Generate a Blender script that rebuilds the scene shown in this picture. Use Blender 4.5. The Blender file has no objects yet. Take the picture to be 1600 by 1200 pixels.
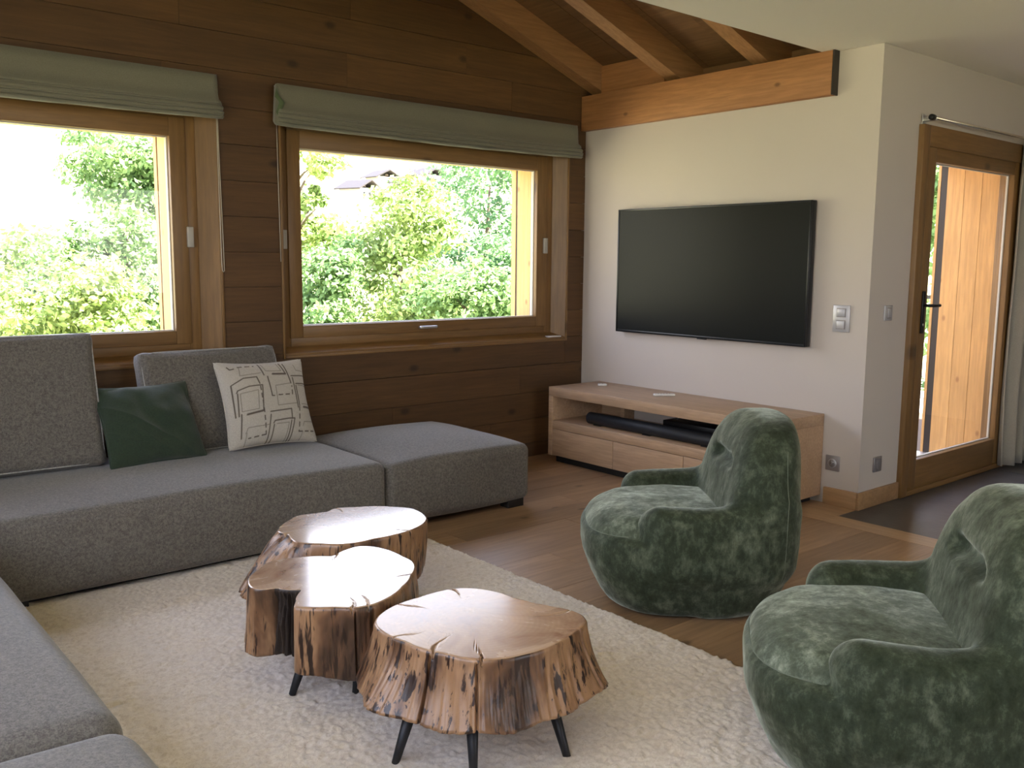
import bpy, bmesh, math, random
import numpy as np
from mathutils import Vector, Matrix, Euler, noise as mnoise

random.seed(7); RNG = np.random.default_rng(7)
SC = bpy.context.scene
COL = SC.collection
PI = math.pi

# ------------------------------------------------------------------ camera, sky, sun, exposure
cam = bpy.data.cameras.new('camera'); camo = bpy.data.objects.new('camera', cam); COL.objects.link(camo)
cam.sensor_width = 36.0; cam.lens = 1431.137 / 1600 * 36; cam.clip_start = .05; cam.clip_end = 2000
camo.location = (-4.5947, -4.6787, 1.3265); camo.rotation_euler = (1.4389, -.0086, -.699)
SC.camera = camo

SKY = 8.0
SUN = 54.0
EXPO = -0.22
W = bpy.data.worlds.new('sky'); SC.world = W; W.use_nodes = True
nt = W.node_tree; nt.nodes.clear()
wo = nt.nodes.new('ShaderNodeOutputWorld'); bg = nt.nodes.new('ShaderNodeBackground')
tc = nt.nodes.new('ShaderNodeTexCoord'); sx = nt.nodes.new('ShaderNodeSeparateXYZ'); rp = nt.nodes.new('ShaderNodeValToRGB')
nt.links.new(tc.outputs['Generated'], sx.inputs[0]); nt.links.new(sx.outputs['Z'], rp.inputs[0])
rp.color_ramp.elements[0].position = 0.0; rp.color_ramp.elements[0].color = (1, .975, .93, 1)
rp.color_ramp.elements[1].position = .8; rp.color_ramp.elements[1].color = (.52, .64, 1, 1)
e = rp.color_ramp.elements.new(.25); e.color = (.84, .88, 1, 1)
nt.links.new(rp.outputs[0], bg.inputs[0]); bg.inputs[1].default_value = SKY
nt.links.new(bg.outputs[0], wo.inputs[0])

sun = bpy.data.lights.new('sun', 'SUN'); sun.energy = SUN; sun.angle = .009; sun.color = (1, .94, .84)
suno = bpy.data.objects.new('sun', sun); COL.objects.link(suno)
suno.rotation_euler = Vector((-.36, .46, -.81)).to_track_quat('-Z', 'Y').to_euler()

def portal(name, loc, rot, sx_, sy_):
    l = bpy.data.lights.new(name, 'AREA'); l.shape = 'RECTANGLE'; l.size = sx_; l.size_y = sy_
    l.cycles.is_portal = True
    o = bpy.data.objects.new(name, l); COL.objects.link(o); o.location = loc; o.rotation_euler = rot
    return o
portal('window_portal', (-1.27, .45, 1.45), (-PI/2, 0, 0), 1.9, 1.15)
portal('window_portal', (-3.75, .45, 1.45), (-PI/2, 0, 0), 1.9, 1.15)
portal('door_portal', (1.15, -2.03, 1.05), (-PI/2, 0, 0), 1.15, 1.8)
portal('window_portal', (-5.31, -3.4, 1.575), (0, -PI/2, 0), 1.55, 4.0)
portal('window_portal', (-1.4, -7.24, 1.55), (PI/2, 0, 0), 2.4, 1.5)
SC.view_settings.view_transform = 'Standard'; SC.view_settings.look = 'None'
SC.view_settings.exposure = EXPO; SC.view_settings.gamma = 1; SC.view_settings.use_curve_mapping = False
SC.cycles.max_bounces = 10; SC.cycles.diffuse_bounces = 6; SC.cycles.glossy_bounces = 4
SC.cycles.transparent_max_bounces = 12; SC.cycles.sample_clamp_indirect = 8
SC.cycles.use_denoising = True

# ------------------------------------------------------------------ object helpers
def link(name, me, m=None, parent=None, kind=None):
    o = bpy.data.objects.new(name, me); COL.objects.link(o)
    if m is not None and me is not None and not me.materials:
        for q in (m if isinstance(m, (list, tuple)) else [m]): me.materials.append(q)
    if parent: o.parent = parent
    if kind: o['kind'] = kind
    return o
def mesh(name, v, f, smooth=False, mats=None):
    me = bpy.data.meshes.new(name); me.from_pydata([tuple(map(float, p)) for p in v] if not isinstance(v, np.ndarray) else v.tolist(), [], f if isinstance(f, list) else f.tolist())
    if smooth: me.polygons.foreach_set('use_smooth', [True]*len(me.polygons))
    if mats is not None: me.polygons.foreach_set('material_index', mats)
    me.update(); return me
def tag(o, label, cat, group=None, kind=None):
    o['label'] = label; o['category'] = cat
    if group: o['group'] = group
    if kind: o['kind'] = kind
    return o
def empty(name, loc=(0, 0, 0), rz=0, label=None, cat=None, group=None, kind=None):
    o = bpy.data.objects.new(name, None); COL.objects.link(o); o.location = loc; o.rotation_euler = (0, 0, rz)
    o.empty_display_size = .1
    if label: tag(o, label, cat, group)
    if kind: o['kind'] = kind
    return o
BOXF = [(0, 3, 2, 1), (4, 5, 6, 7), (0, 1, 5, 4), (1, 2, 6, 5), (2, 3, 7, 6), (3, 0, 4, 7)]
def box_me(a, b, name='box'):
    x0, y0, z0 = a; x1, y1, z1 = b
    v = [(x0, y0, z0), (x1, y0, z0), (x1, y1, z0), (x0, y1, z0), (x0, y0, z1), (x1, y0, z1), (x1, y1, z1), (x0, y1, z1)]
    return mesh(name, v, BOXF)
def box(name, a, b, m, parent=None, kind=None, bev=0, seg=2):
    a2 = [min(p, q) for p, q in zip(a, b)]; b2 = [max(p, q) for p, q in zip(a, b)]
    c = [(p + q) / 2 for p, q in zip(a2, b2)]
    me = box_me([p - q for p, q in zip(a2, c)], [p - q for p, q in zip(b2, c)], name)
    if bev:
        bm = bmesh.new(); bm.from_mesh(me)
        bmesh.ops.bevel(bm, geom=bm.edges[:], offset=bev, segments=seg, profile=.5, affect='EDGES', clamp_overlap=True)
        bm.to_mesh(me); bm.free(); me.polygons.foreach_set('use_smooth', [seg > 1]*len(me.polygons))
    o = link(name, me, m, parent, kind); o.location = c
    return o
def prism(name, poly, axis, lo, hi, m, parent=None, kind=None):
    """polygon (2D) extruded along axis 'x','y','z'"""
    n = len(poly)
    def P(p, t):
        return {'x': (t, p[0], p[1]), 'y': (p[0], t, p[1]), 'z': (p[0], p[1], t)}[axis]
    v = [P(p, lo) for p in poly] + [P(p, hi) for p in poly]
    f = [tuple(range(n))[::-1], tuple(range(n, 2*n))] + [(i, (i+1) % n, n+(i+1) % n, n+i) for i in range(n)]
    me = mesh(name, v, f); bm = bmesh.new(); bm.from_mesh(me); bmesh.ops.recalc_face_normals(bm, faces=bm.faces[:]); bm.to_mesh(me); bm.free()
    return link(name, me, m, parent, kind)
def tube_me(pts, r, n=8, name='tube', close=False, caps=True):
    pts = [Vector(p) for p in pts]; R = r if isinstance(r, (list, tuple)) else [r]*len(pts)
    v = []; f = []; N = len(pts); up = None
    for i, p in enumerate(pts):
        if close: t = pts[(i+1) % N] - pts[i-1]
        else: t = pts[min(i+1, N-1)] - pts[max(i-1, 0)]
        t.normalize()
        if up is None: up = t.orthogonal().normalized()
        up = (up - t*up.dot(t)); up = up.normalized() if up.length > 1e-6 else t.orthogonal().normalized()
        s = t.cross(up)
        for k in range(n):
            a = 2*PI*k/n; v.append(p + (up*math.cos(a) + s*math.sin(a))*R[i])
    for i in range(N if close else N-1):
        j = (i+1) % N
        for k in range(n): f.append((i*n+k, i*n+(k+1) % n, j*n+(k+1) % n, j*n+k))
    if caps and not close: f += [tuple(range(n))[::-1], tuple(range((N-1)*n, N*n))]
    return mesh(name, v, f, True)
def tube(name, pts, r, m, parent=None, n=8, close=False):
    return link(name, tube_me(pts, r, n, name, close), m, parent)
def join_me(name, mes, smooth=None):
    bm = bmesh.new()
    for me in mes: bm.from_mesh(me)
    out = bpy.data.meshes.new(name); bm.to_mesh(out); bm.free(); return out

# ------------------------------------------------------------------ materials
class Mt:
    def __init__(s, name, **kw):
        s.m = bpy.data.materials.new(name); s.m.use_nodes = True; s.t = s.m.node_tree; s.b = s.t.nodes['Principled BSDF']
        for k, v in kw.items(): s.b.inputs[k.replace('_', ' ')].default_value = v
    def n(s, ty, **kw):
        x = s.t.nodes.new('ShaderNode' + ty)
        for k, v in kw.items():
            if hasattr(x, k): setattr(x, k, v)
            else: x.inputs[k.replace('_', ' ')].default_value = v
        return x
    def l(s, a, b): s.t.links.new(a, b)
    def coord(s, kind='Object', scale=(1, 1, 1), rot=(0, 0, 0), randoff=False):
        if kind == 'World': src = s.n('NewGeometry').outputs['Position']
        else: src = s.n('TexCoord').outputs[kind]
        if randoff:
            oi = s.n('ObjectInfo'); mu = s.n('VectorMath', operation='MULTIPLY_ADD')
            s.l(oi.outputs['Random'], mu.inputs[0]); mu.inputs[1].default_value = (37, 53, 71); s.l(src, mu.inputs[2]); src = mu.outputs[0]
        mp = s.n('Mapping'); mp.inputs['Scale'].default_value = scale; mp.inputs['Rotation'].default_value = rot
        s.l(src, mp.inputs[0]); return mp.outputs[0]
    def noise(s, co, scale, detail=4, rough=.55, dist=0):
        x = s.n('TexNoise'); x.inputs['Scale'].default_value = scale; x.inputs['Detail'].default_value = detail
        x.inputs['Roughness'].default_value = rough; x.inputs['Distortion'].default_value = dist
        s.l(co, x.inputs['Vector']); return x.outputs['Fac']
    def ramp(s, fac, stops, interp='LINEAR'):
        x = s.n('ValToRGB'); cr = x.color_ramp; cr.interpolation = interp
        while len(cr.elements) < len(stops): cr.elements.new(.5)
        for e, (p, c) in zip(cr.elements, stops):
            e.position = p; e.color = tuple(c) + (1,) if len(c) == 3 else c
        s.l(fac, x.inputs[0]); return x.outputs[0]
    def mix(s, fac, a, b, mode='MIX'):
        x = s.n('Mix'); x.data_type = 'RGBA'; x.blend_type = mode
        for src, i in ((fac, 0), (a, 6), (b, 7)):
            if hasattr(src, 'links'): s.l(src, x.inputs[i])
            elif i == 0: x.inputs[0].default_value = src
            else: x.inputs[i].default_value = tuple(src) + (1,)
        return x.outputs[2]
    def math(s, op, a, b=0.0, clamp=False):
        x = s.n('Math'); x.operation = op; x.use_clamp = clamp
        for src, i in ((a, 0), (b, 1)):
            if hasattr(src, 'links'): s.l(src, x.inputs[i])
            else: x.inputs[i].default_value = src
        return x.outputs[0]
    def bump(s, h, strength, dist=.01):
        x = s.n('Bump'); x.inputs['Strength'].default_value = strength; x.inputs['Distance'].default_value = dist
        s.l(h, x.inputs['Height']); s.l(x.outputs[0], s.b.inputs['Normal'])
    def col(s, c): s.l(c, s.b.inputs['Base Color'])
    def rnd(s): return s.n('ObjectInfo').outputs['Random']

def plain(name, c, rough=.5, metal=0, **kw):
    return Mt(name, Base_Color=tuple(c)+(1,), Roughness=rough, Metallic=metal, **kw).m
def wood(name, c1, c2, axis='x', rough=.5, scale=1.0, knots=0.0, vary=.25, bump=.15, coords='World', kc=None, randoff=True, kplane=None, kdens=.35):
    t = Mt(name, Roughness=rough)
    st = {'x': (.07, 1, 1), 'y': (1, .07, 1), 'z': (1, 1, .07)}[axis]
    co = t.coord(coords, tuple(scale*q for q in st), randoff=randoff)
    big = t.noise(co, 5, 4, .6, .6); fine = t.noise(co, 55, 5, .65, .2)
    c = t.ramp(big, [(.28, c2), (.62, c1)])
    dk = tuple(q*.62 for q in c2)
    fm = t.ramp(fine, [(.38, (1, 1, 1)), (.62, (0, 0, 0))])
    c = t.mix(t.math('MULTIPLY', fm, .45), c, dk)
    co3 = t.coord(coords, (1, 1, 1)); blot = t.noise(co3, 2.3, 3)
    c = t.mix(t.math('MULTIPLY', t.ramp(blot, [(.4, (0, 0, 0)), (.7, (1, 1, 1))]), .35), c, tuple(q*.6 for q in c1), 'MIX')
    if knots:
        vc = t.coord(coords, (1, 1, 1), randoff=randoff); sp = t.n('SeparateXYZ'); t.l(vc, sp.inputs[0]); cb_ = t.n('CombineXYZ')
        fa, fb = {'x': ('X', 'Z'), 'y': ('Y', 'Z'), 'z': ('Z', 'Y'), 'f': ('X', 'Y')}[kplane or axis]
        t.l(t.math('MULTIPLY', sp.outputs[fa], .6), cb_.inputs[0]); t.l(sp.outputs[fb], cb_.inputs[1])
        vo = t.n('TexVoronoi'); vo.voronoi_dimensions = '2D'; vo.inputs['Scale'].default_value = knots; t.l(cb_.outputs[0], vo.inputs['Vector'])
        sc = t.n('SeparateColor'); t.l(vo.outputs['Color'], sc.inputs[0]); gate = t.math('GREATER_THAN', sc.outputs[0], 1-kdens)
        k = t.math('MULTIPLY', t.ramp(vo.outputs['Distance'], [(.035, (1, 1, 1)), (.095, (0, 0, 0))]), gate)
        c = t.mix(t.math('MULTIPLY', k, .75), c, kc or tuple(q*.35 for q in c2))
    v = t.math('ADD', t.math('MULTIPLY', t.rnd(), 2*vary), 1-vary)
    cc = t.n('CombineColor'); [t.l(v, cc.inputs[i]) for i in range(3)]
    c = t.mix(1.0, c, cc.outputs[0], 'MULTIPLY')
    t.col(c)
    if bump: t.bump(fine, bump, .003)
    return t.m

M = {}
M['old_wood'] = wood('aged_spruce', (.135, .066, .021), (.076, .034, .010), 'x', .62, 1, knots=3.5, vary=.16)
M['frame_wood'] = wood('window_oak', (.27, .15, .053), (.19, .10, .034), 'x', .42, 1, vary=.04, knots=3)
M['frame_wood_v'] = wood('window_oak_upright', (.27, .15, .053), (.19, .10, .034), 'z', .42, 1, vary=.04, knots=3)
M['beam_wood'] = wood('beam_spruce', (.50, .235, .095), (.36, .155, .06), 'y', .6, 1, knots=6, vary=.05)
M['rafter_wood'] = wood('rafter_spruce', (.42, .22, .10), (.30, .15, .065), 'x', .6, 1, knots=1.2, vary=.08)
M['roof_wood'] = wood('roof_board', (.24, .125, .055), (.16, .08, .035), 'y', .65, 1, vary=.1)
M['oak'] = wood('pale_oak', (.56, .38, .24), (.46, .30, .18), 'y', .42, 1.4, vary=.03, bump=.05)
M['floor_oak'] = wood('floor_oak', (.40, .25, .135), (.28, .168, .09), 'x', .38, 1, vary=.13, knots=4, kplane='f', bump=.06)
M['floor_border'] = wood('floor_border_oak', (.52, .345, .20), (.40, .25, .14), 'y', .38, 1, vary=.05, bump=.06)
M['base_oak'] = wood('baseboard_oak', (.46, .28, .14), (.36, .21, .10), 'y', .45, 1, vary=.05)
M['pine'] = wood('outdoor_pine', (.72, .42, .16), (.62, .34, .12), 'z', .6, 1, knots=6, vary=.05, kc=(.30, .13, .05))
M['deck'] = wood('weathered_deck', (.52, .47, .42), (.40, .36, .32), 'x', .7, 1, vary=.1)
def plaster():
    t = Mt('wall_plaster', Roughness=.85); co = t.coord('World'); nz = t.noise(co, 60, 4)
    t.col(t.ramp(t.noise(co, 1.2, 3), [(.3, (.56, .51, .475)), (.7, (.585, .535, .495))])); t.bump(nz, .12, .003); return t.m
M['plaster'] = plaster()
M['ceiling'] = plain('ceiling_paint', (.84, .80, .76), .9)
M['slab'] = plain('subfloor', (.10, .06, .035), .9)
def slate():
    t = Mt('slate', Roughness=.42); co = t.coord('World', (1, 1, 1)); a = t.noise(co, 7, 6, .6); b = t.noise(t.coord('World', (1, .25, 1)), 60, 4)
    c = t.ramp(a, [(.3, (.050, .048, .050)), (.7, (.082, .078, .080))]); t.col(t.mix(t.math('MULTIPLY', b, .3), c, (.12, .115, .115)))
    t.bump(b, .35, .004); return t.m
M['slate'] = slate()
def fabric(name, c1, c2, s=520, speck=.6, bump=.5):
    t = Mt(name, Roughness=.95); co = t.coord('Object', (1, 1, 1), randoff=True)
    a = t.noise(co, s, 2, .6); b = t.noise(co, s*.33, 3, .6); big = t.noise(co, 3, 3)
    f = t.math('ADD', t.math('MULTIPLY', a, speck), t.math('MULTIPLY', b, 1-speck))
    c = t.ramp(f, [(.38, c2), (.62, c1)])
    c = t.mix(t.math('MULTIPLY', big, .3), c, tuple(q*.8 for q in c2)); t.col(c)
    t.b.inputs['Sheen Weight'].default_value = .25; t.b.inputs['Sheen Roughness'].default_value = .5
    t.bump(f, bump, .002); return t.m
M['sofa'] = fabric('grey_melange_wool', (.21, .192, .168), (.080, .072, .062), 300, .5)
M['sofa_piping'] = fabric('grey_piping', (.42, .41, .39), (.25, .24, .22), 300, .5)
M['green_linen'] = fabric('dark_green_linen', (.030, .052, .028), (.018, .034, .018), 400, .5, .4)
M['blind'] = fabric('sage_blind_cloth', (.20, .195, .145), (.155, .15, .11), 700, .5, .3)
M['blind_edge'] = fabric('green_blind_lining', (.10, .14, .06), (.07, .10, .045), 700, .5, .3)
M['curtain'] = fabric('linen_curtain', (.40, .38, .32), (.31, .29, .25), 600, .5, .3)
def velvet(name='crushed_green_velvet', lift=1.0, grey=0.0):
    t = Mt(name, Roughness=.75); vv = lambda *c: tuple(lift*(q*(1-grey) + grey*sum(c)/3) for q in c)
    co = t.coord('Object', (1, 1, 1), randoff=True)
    a = t.noise(co, 10, 8, .72, .25); b = t.noise(co, 3.2, 4, .6, .2); g = t.noise(t.coord('Object', (1, 1, .5), randoff=True), 34, 6, .75, .15)
    f = t.math('ADD', t.math('MULTIPLY', a, .42), t.math('ADD', t.math('MULTIPLY', b, .22), t.math('MULTIPLY', g, .36)))
    c = t.ramp(f, [(.40, vv(.018, .025, .012)), (.50, vv(.036, .048, .028)), (.58, vv(.090, .110, .072)), (.70, vv(.21, .245, .175))]); t.col(c)
    t.b.inputs['Sheen Weight'].default_value = .9; t.b.inputs['Sheen Roughness'].default_value = .35
    t.l(t.ramp(f, [(.38, (.24, .27, .21)), (.62, (.86, .92, .80))]), t.b.inputs['Sheen Tint'])
    t.b.inputs['Specular IOR Level'].default_value = .2
    t.bump(f, .35, .010); return t.m
M['velvet'] = velvet()
M['velvet_seat'] = velvet('lit_green_velvet', 2.5, .30)  # seat copy lifted and greyed: strong light from above painted into the colour
M['velvet_seam'] = plain('velvet_seam', (.13, .155, .11), .7, 0)
def rugm():
    t = Mt('ivory_pile', Roughness=1.0); co = t.coord('Object')
    a = t.noise(co, 420, 3, .7); b = t.noise(co, 60, 5, .65, .8); c3 = t.noise(co, 2.2, 4)
    f = t.math('ADD', t.math('MULTIPLY', a, .45), t.math('MULTIPLY', b, .55))
    c = t.ramp(f, [(.36, (.52, .43, .33)), (.5, (.74, .65, .54)), (.64, (.86, .79, .69))])
    t.col(t.mix(t.math('MULTIPLY', t.ramp(c3, [(.42, (0, 0, 0)), (.62, (1, 1, 1))]), .35), c, (.62, .52, .40)))
    t.b.inputs['Sheen Weight'].default_value = .3
    t.bump(f, .7, .005); return t.m
M['rug'] = rugm()
def stump_side(dark):
    t = Mt('stripped_trunk' + ('_dark' if dark else ''), Roughness=.38)
    co = t.coord('Object', (1, 1, .10)); pat = t.noise(t.coord('Object', (1, 1, .35)), 7, 4, .6, .4)
    st = t.noise(co, 34, 4, .6, .3); st2 = t.noise(t.coord('Object', (1, 1, .16)), 62, 3, .6)
    c = t.ramp(pat, [(.36, (.060, .032, .018)), (.45, (.17, .085, .042)), (.55, (.36, .205, .105)), (.7, (.26, .135, .07))])
    c = t.mix(t.ramp(st, [(.56, (0, 0, 0)), (.60, (1, 1, 1))]), c, (.030, .014, .008))
    c = t.mix(t.ramp(st2, [(.60, (0, 0, 0)), (.64, (1, 1, 1))]), c, (.035, .014, .008))
    t.col(c); t.bump(st, .5, .006); t.b.inputs['Coat Weight'].default_value = .25; t.b.inputs['Coat Roughness'].default_value = .3
    return t.m
M['stump_side'] = stump_side(False)
M['bark_dark'] = wood('dark_bark', (.045, .030, .022), (.022, .014, .010), 'z', .5, 3, vary=0, coords='Object', bump=.6)
def stump_top(name='polished_end_grain', coat=1.0):
    t = Mt(name, Roughness=.30)
    co = t.coord('Object', (1, 1, 1)); w = t.n('TexWave'); w.wave_type = 'RINGS'; w.rings_direction = 'Z'
    w.inputs['Scale'].default_value = 22; w.inputs['Distortion'].default_value = 2.5; w.inputs['Detail'].default_value = 3; w.inputs['Detail Scale'].default_value = .6
    t.l(co, w.inputs['Vector']); nz = t.noise(co, 4.5, 5, .6, .8)
    c = t.ramp(nz, [(.35, (.26, .135, .080)), (.5, (.42, .27, .175)), (.66, (.52, .37, .25))])
    c = t.mix(t.math('MULTIPLY', w.outputs['Fac'], .16), c, (.27, .15, .09)); t.col(c)
    t.l(t.ramp(nz, [(.3, (.2, .2, .2)), (.7, (.32, .32, .32))]), t.b.inputs['Roughness'])
    t.b.inputs['Coat Weight'].default_value = coat; t.b.inputs['Coat Roughness'].default_value = .13; t.b.inputs['Coat IOR'].default_value = 1.6; return t.m
M['stump_top'] = stump_top()
M['stump_top_matt'] = stump_top('worn_end_grain', .35)
M['black_metal'] = plain('black_steel', (.012, .012, .013), .45, .2)
M['black_foot'] = plain('black_plastic_foot', (.012, .011, .010), .5)
M['black_gap'] = plain('black_underside', (.010, .009, .008), .9)
M['screen'] = plain('tv_screen', (.009, .0105, .010), .34, 0, Specular_IOR_Level=.10)
M['bezel'] = plain('tv_bezel', (.02, .022, .025), .3, .5)
M['soundbar'] = plain('soundbar_cloth', (.010, .012, .016), .55)
M['device'] = plain('device_black', (.008, .008, .009), .3)
M['white_plastic'] = plain('white_plastic', (.72, .71, .70), .35)
M['alu'] = plain('brushed_aluminium', (.62, .62, .63), .35, .85)
M['silver'] = plain('switch_silver', (.52, .52, .55), .35, .35)
M['grey_plate'] = plain('titanium_plate', (.30, .28, .28), .4, .4)
M['hinge_cover'] = plain('hinge_cover_grey', (.44, .42, .38), .45, .1)
M['brass'] = plain('satin_rod', (.75, .68, .55), .25, .9)
M['cord'] = plain('cord_white', (.55, .50, .42), .8)
M['dark_rail'] = plain('shutter_rail', (.035, .028, .025), .5, .2)
M['seal'] = plain('glazing_seal', (.55, .52, .46), .5)
M['roof_tile'] = plain('grey_slate_roof', (.035, .03, .033), .8)
M['chalet_wall'] = plain('chalet_wall', (.55, .45, .38), .8)
M['bark'] = plain('tree_bark', (.12, .09, .06), .9)
def glass():
    m = bpy.data.materials.new('window_glass'); m.use_nodes = True; t = m.node_tree; t.nodes.clear()
    o = t.nodes.new('ShaderNodeOutputMaterial'); mx = t.nodes.new('ShaderNodeMixShader'); tr = t.nodes.new('ShaderNodeBsdfTransparent')
    gl = t.nodes.new('ShaderNodeBsdfGlossy'); gl.inputs['Roughness'].default_value = .0; fr = t.nodes.new('ShaderNodeFresnel'); fr.inputs['IOR'].default_value = 1.42
    tr.inputs[0].default_value = (.96, .95, .94, 1)
    t.links.new(fr.outputs[0], mx.inputs[0]); t.links.new(tr.outputs[0], mx.inputs[1]); t.links.new(gl.outputs[0], mx.inputs[2]); t.links.new(mx.outputs[0], o.inputs[0])
    return m
M['glass'] = glass()
def leafm(name, c1, c2):
    t = Mt(name, Roughness=.6); g = t.coord('World'); n1 = t.noise(g, .9, 4); n2 = t.noise(g, 14, 2)
    c = t.ramp(t.math('ADD', t.math('MULTIPLY', n1, .6), t.math('MULTIPLY', n2, .4)), [(.38, c2), (.6, c1)]); t.col(c)
    tl = t.n('BsdfTranslucent'); t.l(c, tl.inputs[0]); mx = t.n('MixShader'); mx.inputs[0].default_value = .3
    t.l(t.b.outputs[0], mx.inputs[1]); t.l(tl.outputs[0], mx.inputs[2]); t.l(mx.outputs[0], t.t.nodes['Material Output'].inputs[0]); return t.m
M['leaf_a'] = leafm('leaf_green', (.30, .44, .17), (.085, .18, .05))
M['leaf_b'] = leafm('leaf_yellow_green', (.40, .49, .17), (.14, .24, .05))
M['leaf_c'] = leafm('leaf_deep_green', (.22, .38, .16), (.05, .13, .045))
def meadow():
    t = Mt('alpine_meadow', Roughness=.95); co = t.coord('World'); 
    t.col(t.ramp(t.noise(co, .05, 5), [(.35, (.38, .38, .19)), (.65, (.50, .45, .26))])); return t.m
M['meadow'] = meadow()

# ================================================================== THE SETTING
def roofz(x): return 2.70 - .36*max(x, -5.0)
# floor: recessed slab with oak boards along X, a border board, slate field by the door
floor = box('floor', (-5.5, -7.3, -.30), (3.7, 0.05, -.018), M['slab'], kind='structure')
def plank(name, a, b, m, par):
    o = box(name, a, b, m, par); o.location = o.location - par.location; return o
y = -.002; r_ = 0
while y > -7.2:
    y2 = max(y - .185, -7.2); x = -5.249
    first = True
    while x < -.345:
        L = random.uniform(1.3, 2.3) if not first else random.uniform(.5, 2.0); first = False
        x2 = min(x + L, -.342)
        if -.342 - x2 < .35: x2 = -.342
        plank('floor_board', (x, y2 + .0012, -.018), (x2 - .0015, y, random.uniform(-.0006, 0)), M['floor_oak'], floor)
        x = x2
    y = y2
y = -2.15
for k in range(4):
    plank('border_board', (-.340, max(y - 1.7, -7.2), -.018), (-.192, y - .002, 0), M['floor_border'], floor); y -= 1.7
for k in range(3): plank('border_board', (-.340, -.002 - .72*k - .716, -.018), (0 if k < 3 else -.192, -.002 - .72*k, 0), M['floor_border'], floor)
plank('threshold_board', (-.338, -2.165, -.018), (.0, -2.149, -.0005), M['floor_border'], floor)
for i in range(6):
    for j in range(9):
        ya = -2.149 - j*.72; 
        plank('slate_tile', (-.190 + i*.62, max(ya - .7185, -7.2), -.018), (min(-.190 + i*.62 + .6185, 3.6), ya, -.001 - .0006*((i*7+j*3) % 3)), M['slate'], floor)

# window wall -------------------------------------------------------
OPEN = [(-2.297, -.17, .80, 2.085), (-4.79, -2.655, .80, 2.085)]
wb = empty('wall_back', kind='structure')
xs = [-5.5]
for a, b, z0, z1 in sorted(OPEN): xs += [a, b]
xs.append(.35)
def core(name, poly, lo, hi, m, par): return prism(name, poly, 'y', lo, hi, m, par)
for i in range(0, len(xs), 2): core('wall_core', [(xs[i], -.3), (xs[i+1], -.3), (xs[i+1], 2.2), (xs[i], 2.2)], .0305, .36, M['slab'], wb)
for a, b, z0, z1 in OPEN:
    core('wall_core', [(a, -.3), (b, -.3), (b, z0), (a, z0)], .0305, .36, M['slab'], wb)
    if z1 < 2.2: core('wall_core', [(a, z1), (b, z1), (b, 2.2), (a, 2.2)], .0305, .36, M['slab'], wb)
core('wall_core', [(-5.5, 2.2), (.35, 2.2), (.35, 2.6), (0, roofz(0)+.1), (-5, roofz(-5)+.1), (-5.5, roofz(-5)+.1)], .0305, .36, M['slab'], wb)
z = 1.0 - .185*6 + .0
z = -.11
row = 0
while z < 4.45:
    zb, zt = max(z, 0), z + .1825
    xmax = min(0, (2.70 - zb)/.36) if zb > 2.70 else 0
    segs = [(-5.249, xmax)]
    for a, b, z0, z1 in OPEN:
        if zt > z0 and zb < z1:
            new = []
            for s0, s1 in segs:
                if b <= s0 or a >= s1: new.append((s0, s1)); continue
                if zb < z0 - .005 or zt > z1 + .005:      # row cut by the sill or the head: notched piece above or below
                    if a > s0: new.append((s0, a, zb, zt))
                    if zb < z0: new.append((max(a, s0), min(b, s1), zb, z0))
                    else: new.append((max(a, s0), min(b, s1), z1, zt))
                    if b < s1: new.append((b, s1))
                else:
                    if a > s0: new.append((s0, a))
                    if b < s1: new.append((b, s1))
            segs = [(s[0], s[1]) if len(s) == 4 and (s[2], s[3]) == (zb, zt) else s for s in new]
            part = [s for s in segs if len(s) == 4]; segs = [s for s in segs if len(s) == 2]
            for s in part: plank('wall_board', (s[0], .0, s[2]+.001), (s[1], .03, s[3]), M['old_wood'], wb)
    for s0, s1 in segs:
        x = s0
        while x < s1 - .01:
            L = random.uniform(1.1, 2.6); x2 = min(x + L, s1)
            if s1 - x2 < .4: x2 = s1
            plank('wall_board', (x + .0008, random.uniform(-.0012, .0012), zb), (x2 - .0008, .03, zt), M['old_wood'], wb)
            x = x2
    z += .185; row += 1

# plaster walls -----------------------------------------------------
core2 = lambda n, a, b: box(n, a, b, M['plaster'], kind='structure')
wr = core2('wall_right', (0, -2.165, -.02), (.35, .03, 2.459))
wd = empty('wall_door', kind='structure')
def wbox(n, a, b, par, m='plaster'): o = box(n, a, b, M[m], par); return o
wbox('wall_panel', (.3495, -2.165, -.02), (.42, -1.64, 2.62), wd)
wbox('wall_panel', (.42, -2.165, 2.098), (1.85, -1.64, 2.62), wd)
wbox('wall_panel', (1.85, -2.165, -.02), (3.6, -1.64, 2.62), wd)
wl = empty('wall_left', kind='structure')
LX = -5.25
wbox('wall_panel', (LX-.3, -7.2, -.3), (LX, -5.4, 4.6), wl); wbox('wall_panel', (LX-.3, -1.4, -.3), (LX, .36, 4.6), wl)
wbox('wall_panel', (LX-.3, -5.4, 2.35), (LX, -1.4, 4.6), wl); wbox('wall_panel', (LX-.3, -5.4, -.3), (LX, -1.4, .8), wl)
wf = empty('wall_front', kind='structure')
wbox('wall_panel', (LX-.3, -7.5, -.3), (-2.6, -7.2, 2.7), wf); wbox('wall_panel', (-.2, -7.5, -.3), (3.9, -7.2, 2.7), wf)
wbox('wall_panel', (-2.6, -7.5, -.3), (-.2, -7.2, .8), wf); wbox('wall_panel', (-2.6, -7.5, 2.3), (-.2, -7.2, 2.7), wf)
box('wall_hall', (3.6, -7.5, -.3), (3.9, -1.6, 2.7), M['plaster'], kind='structure')
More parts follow.
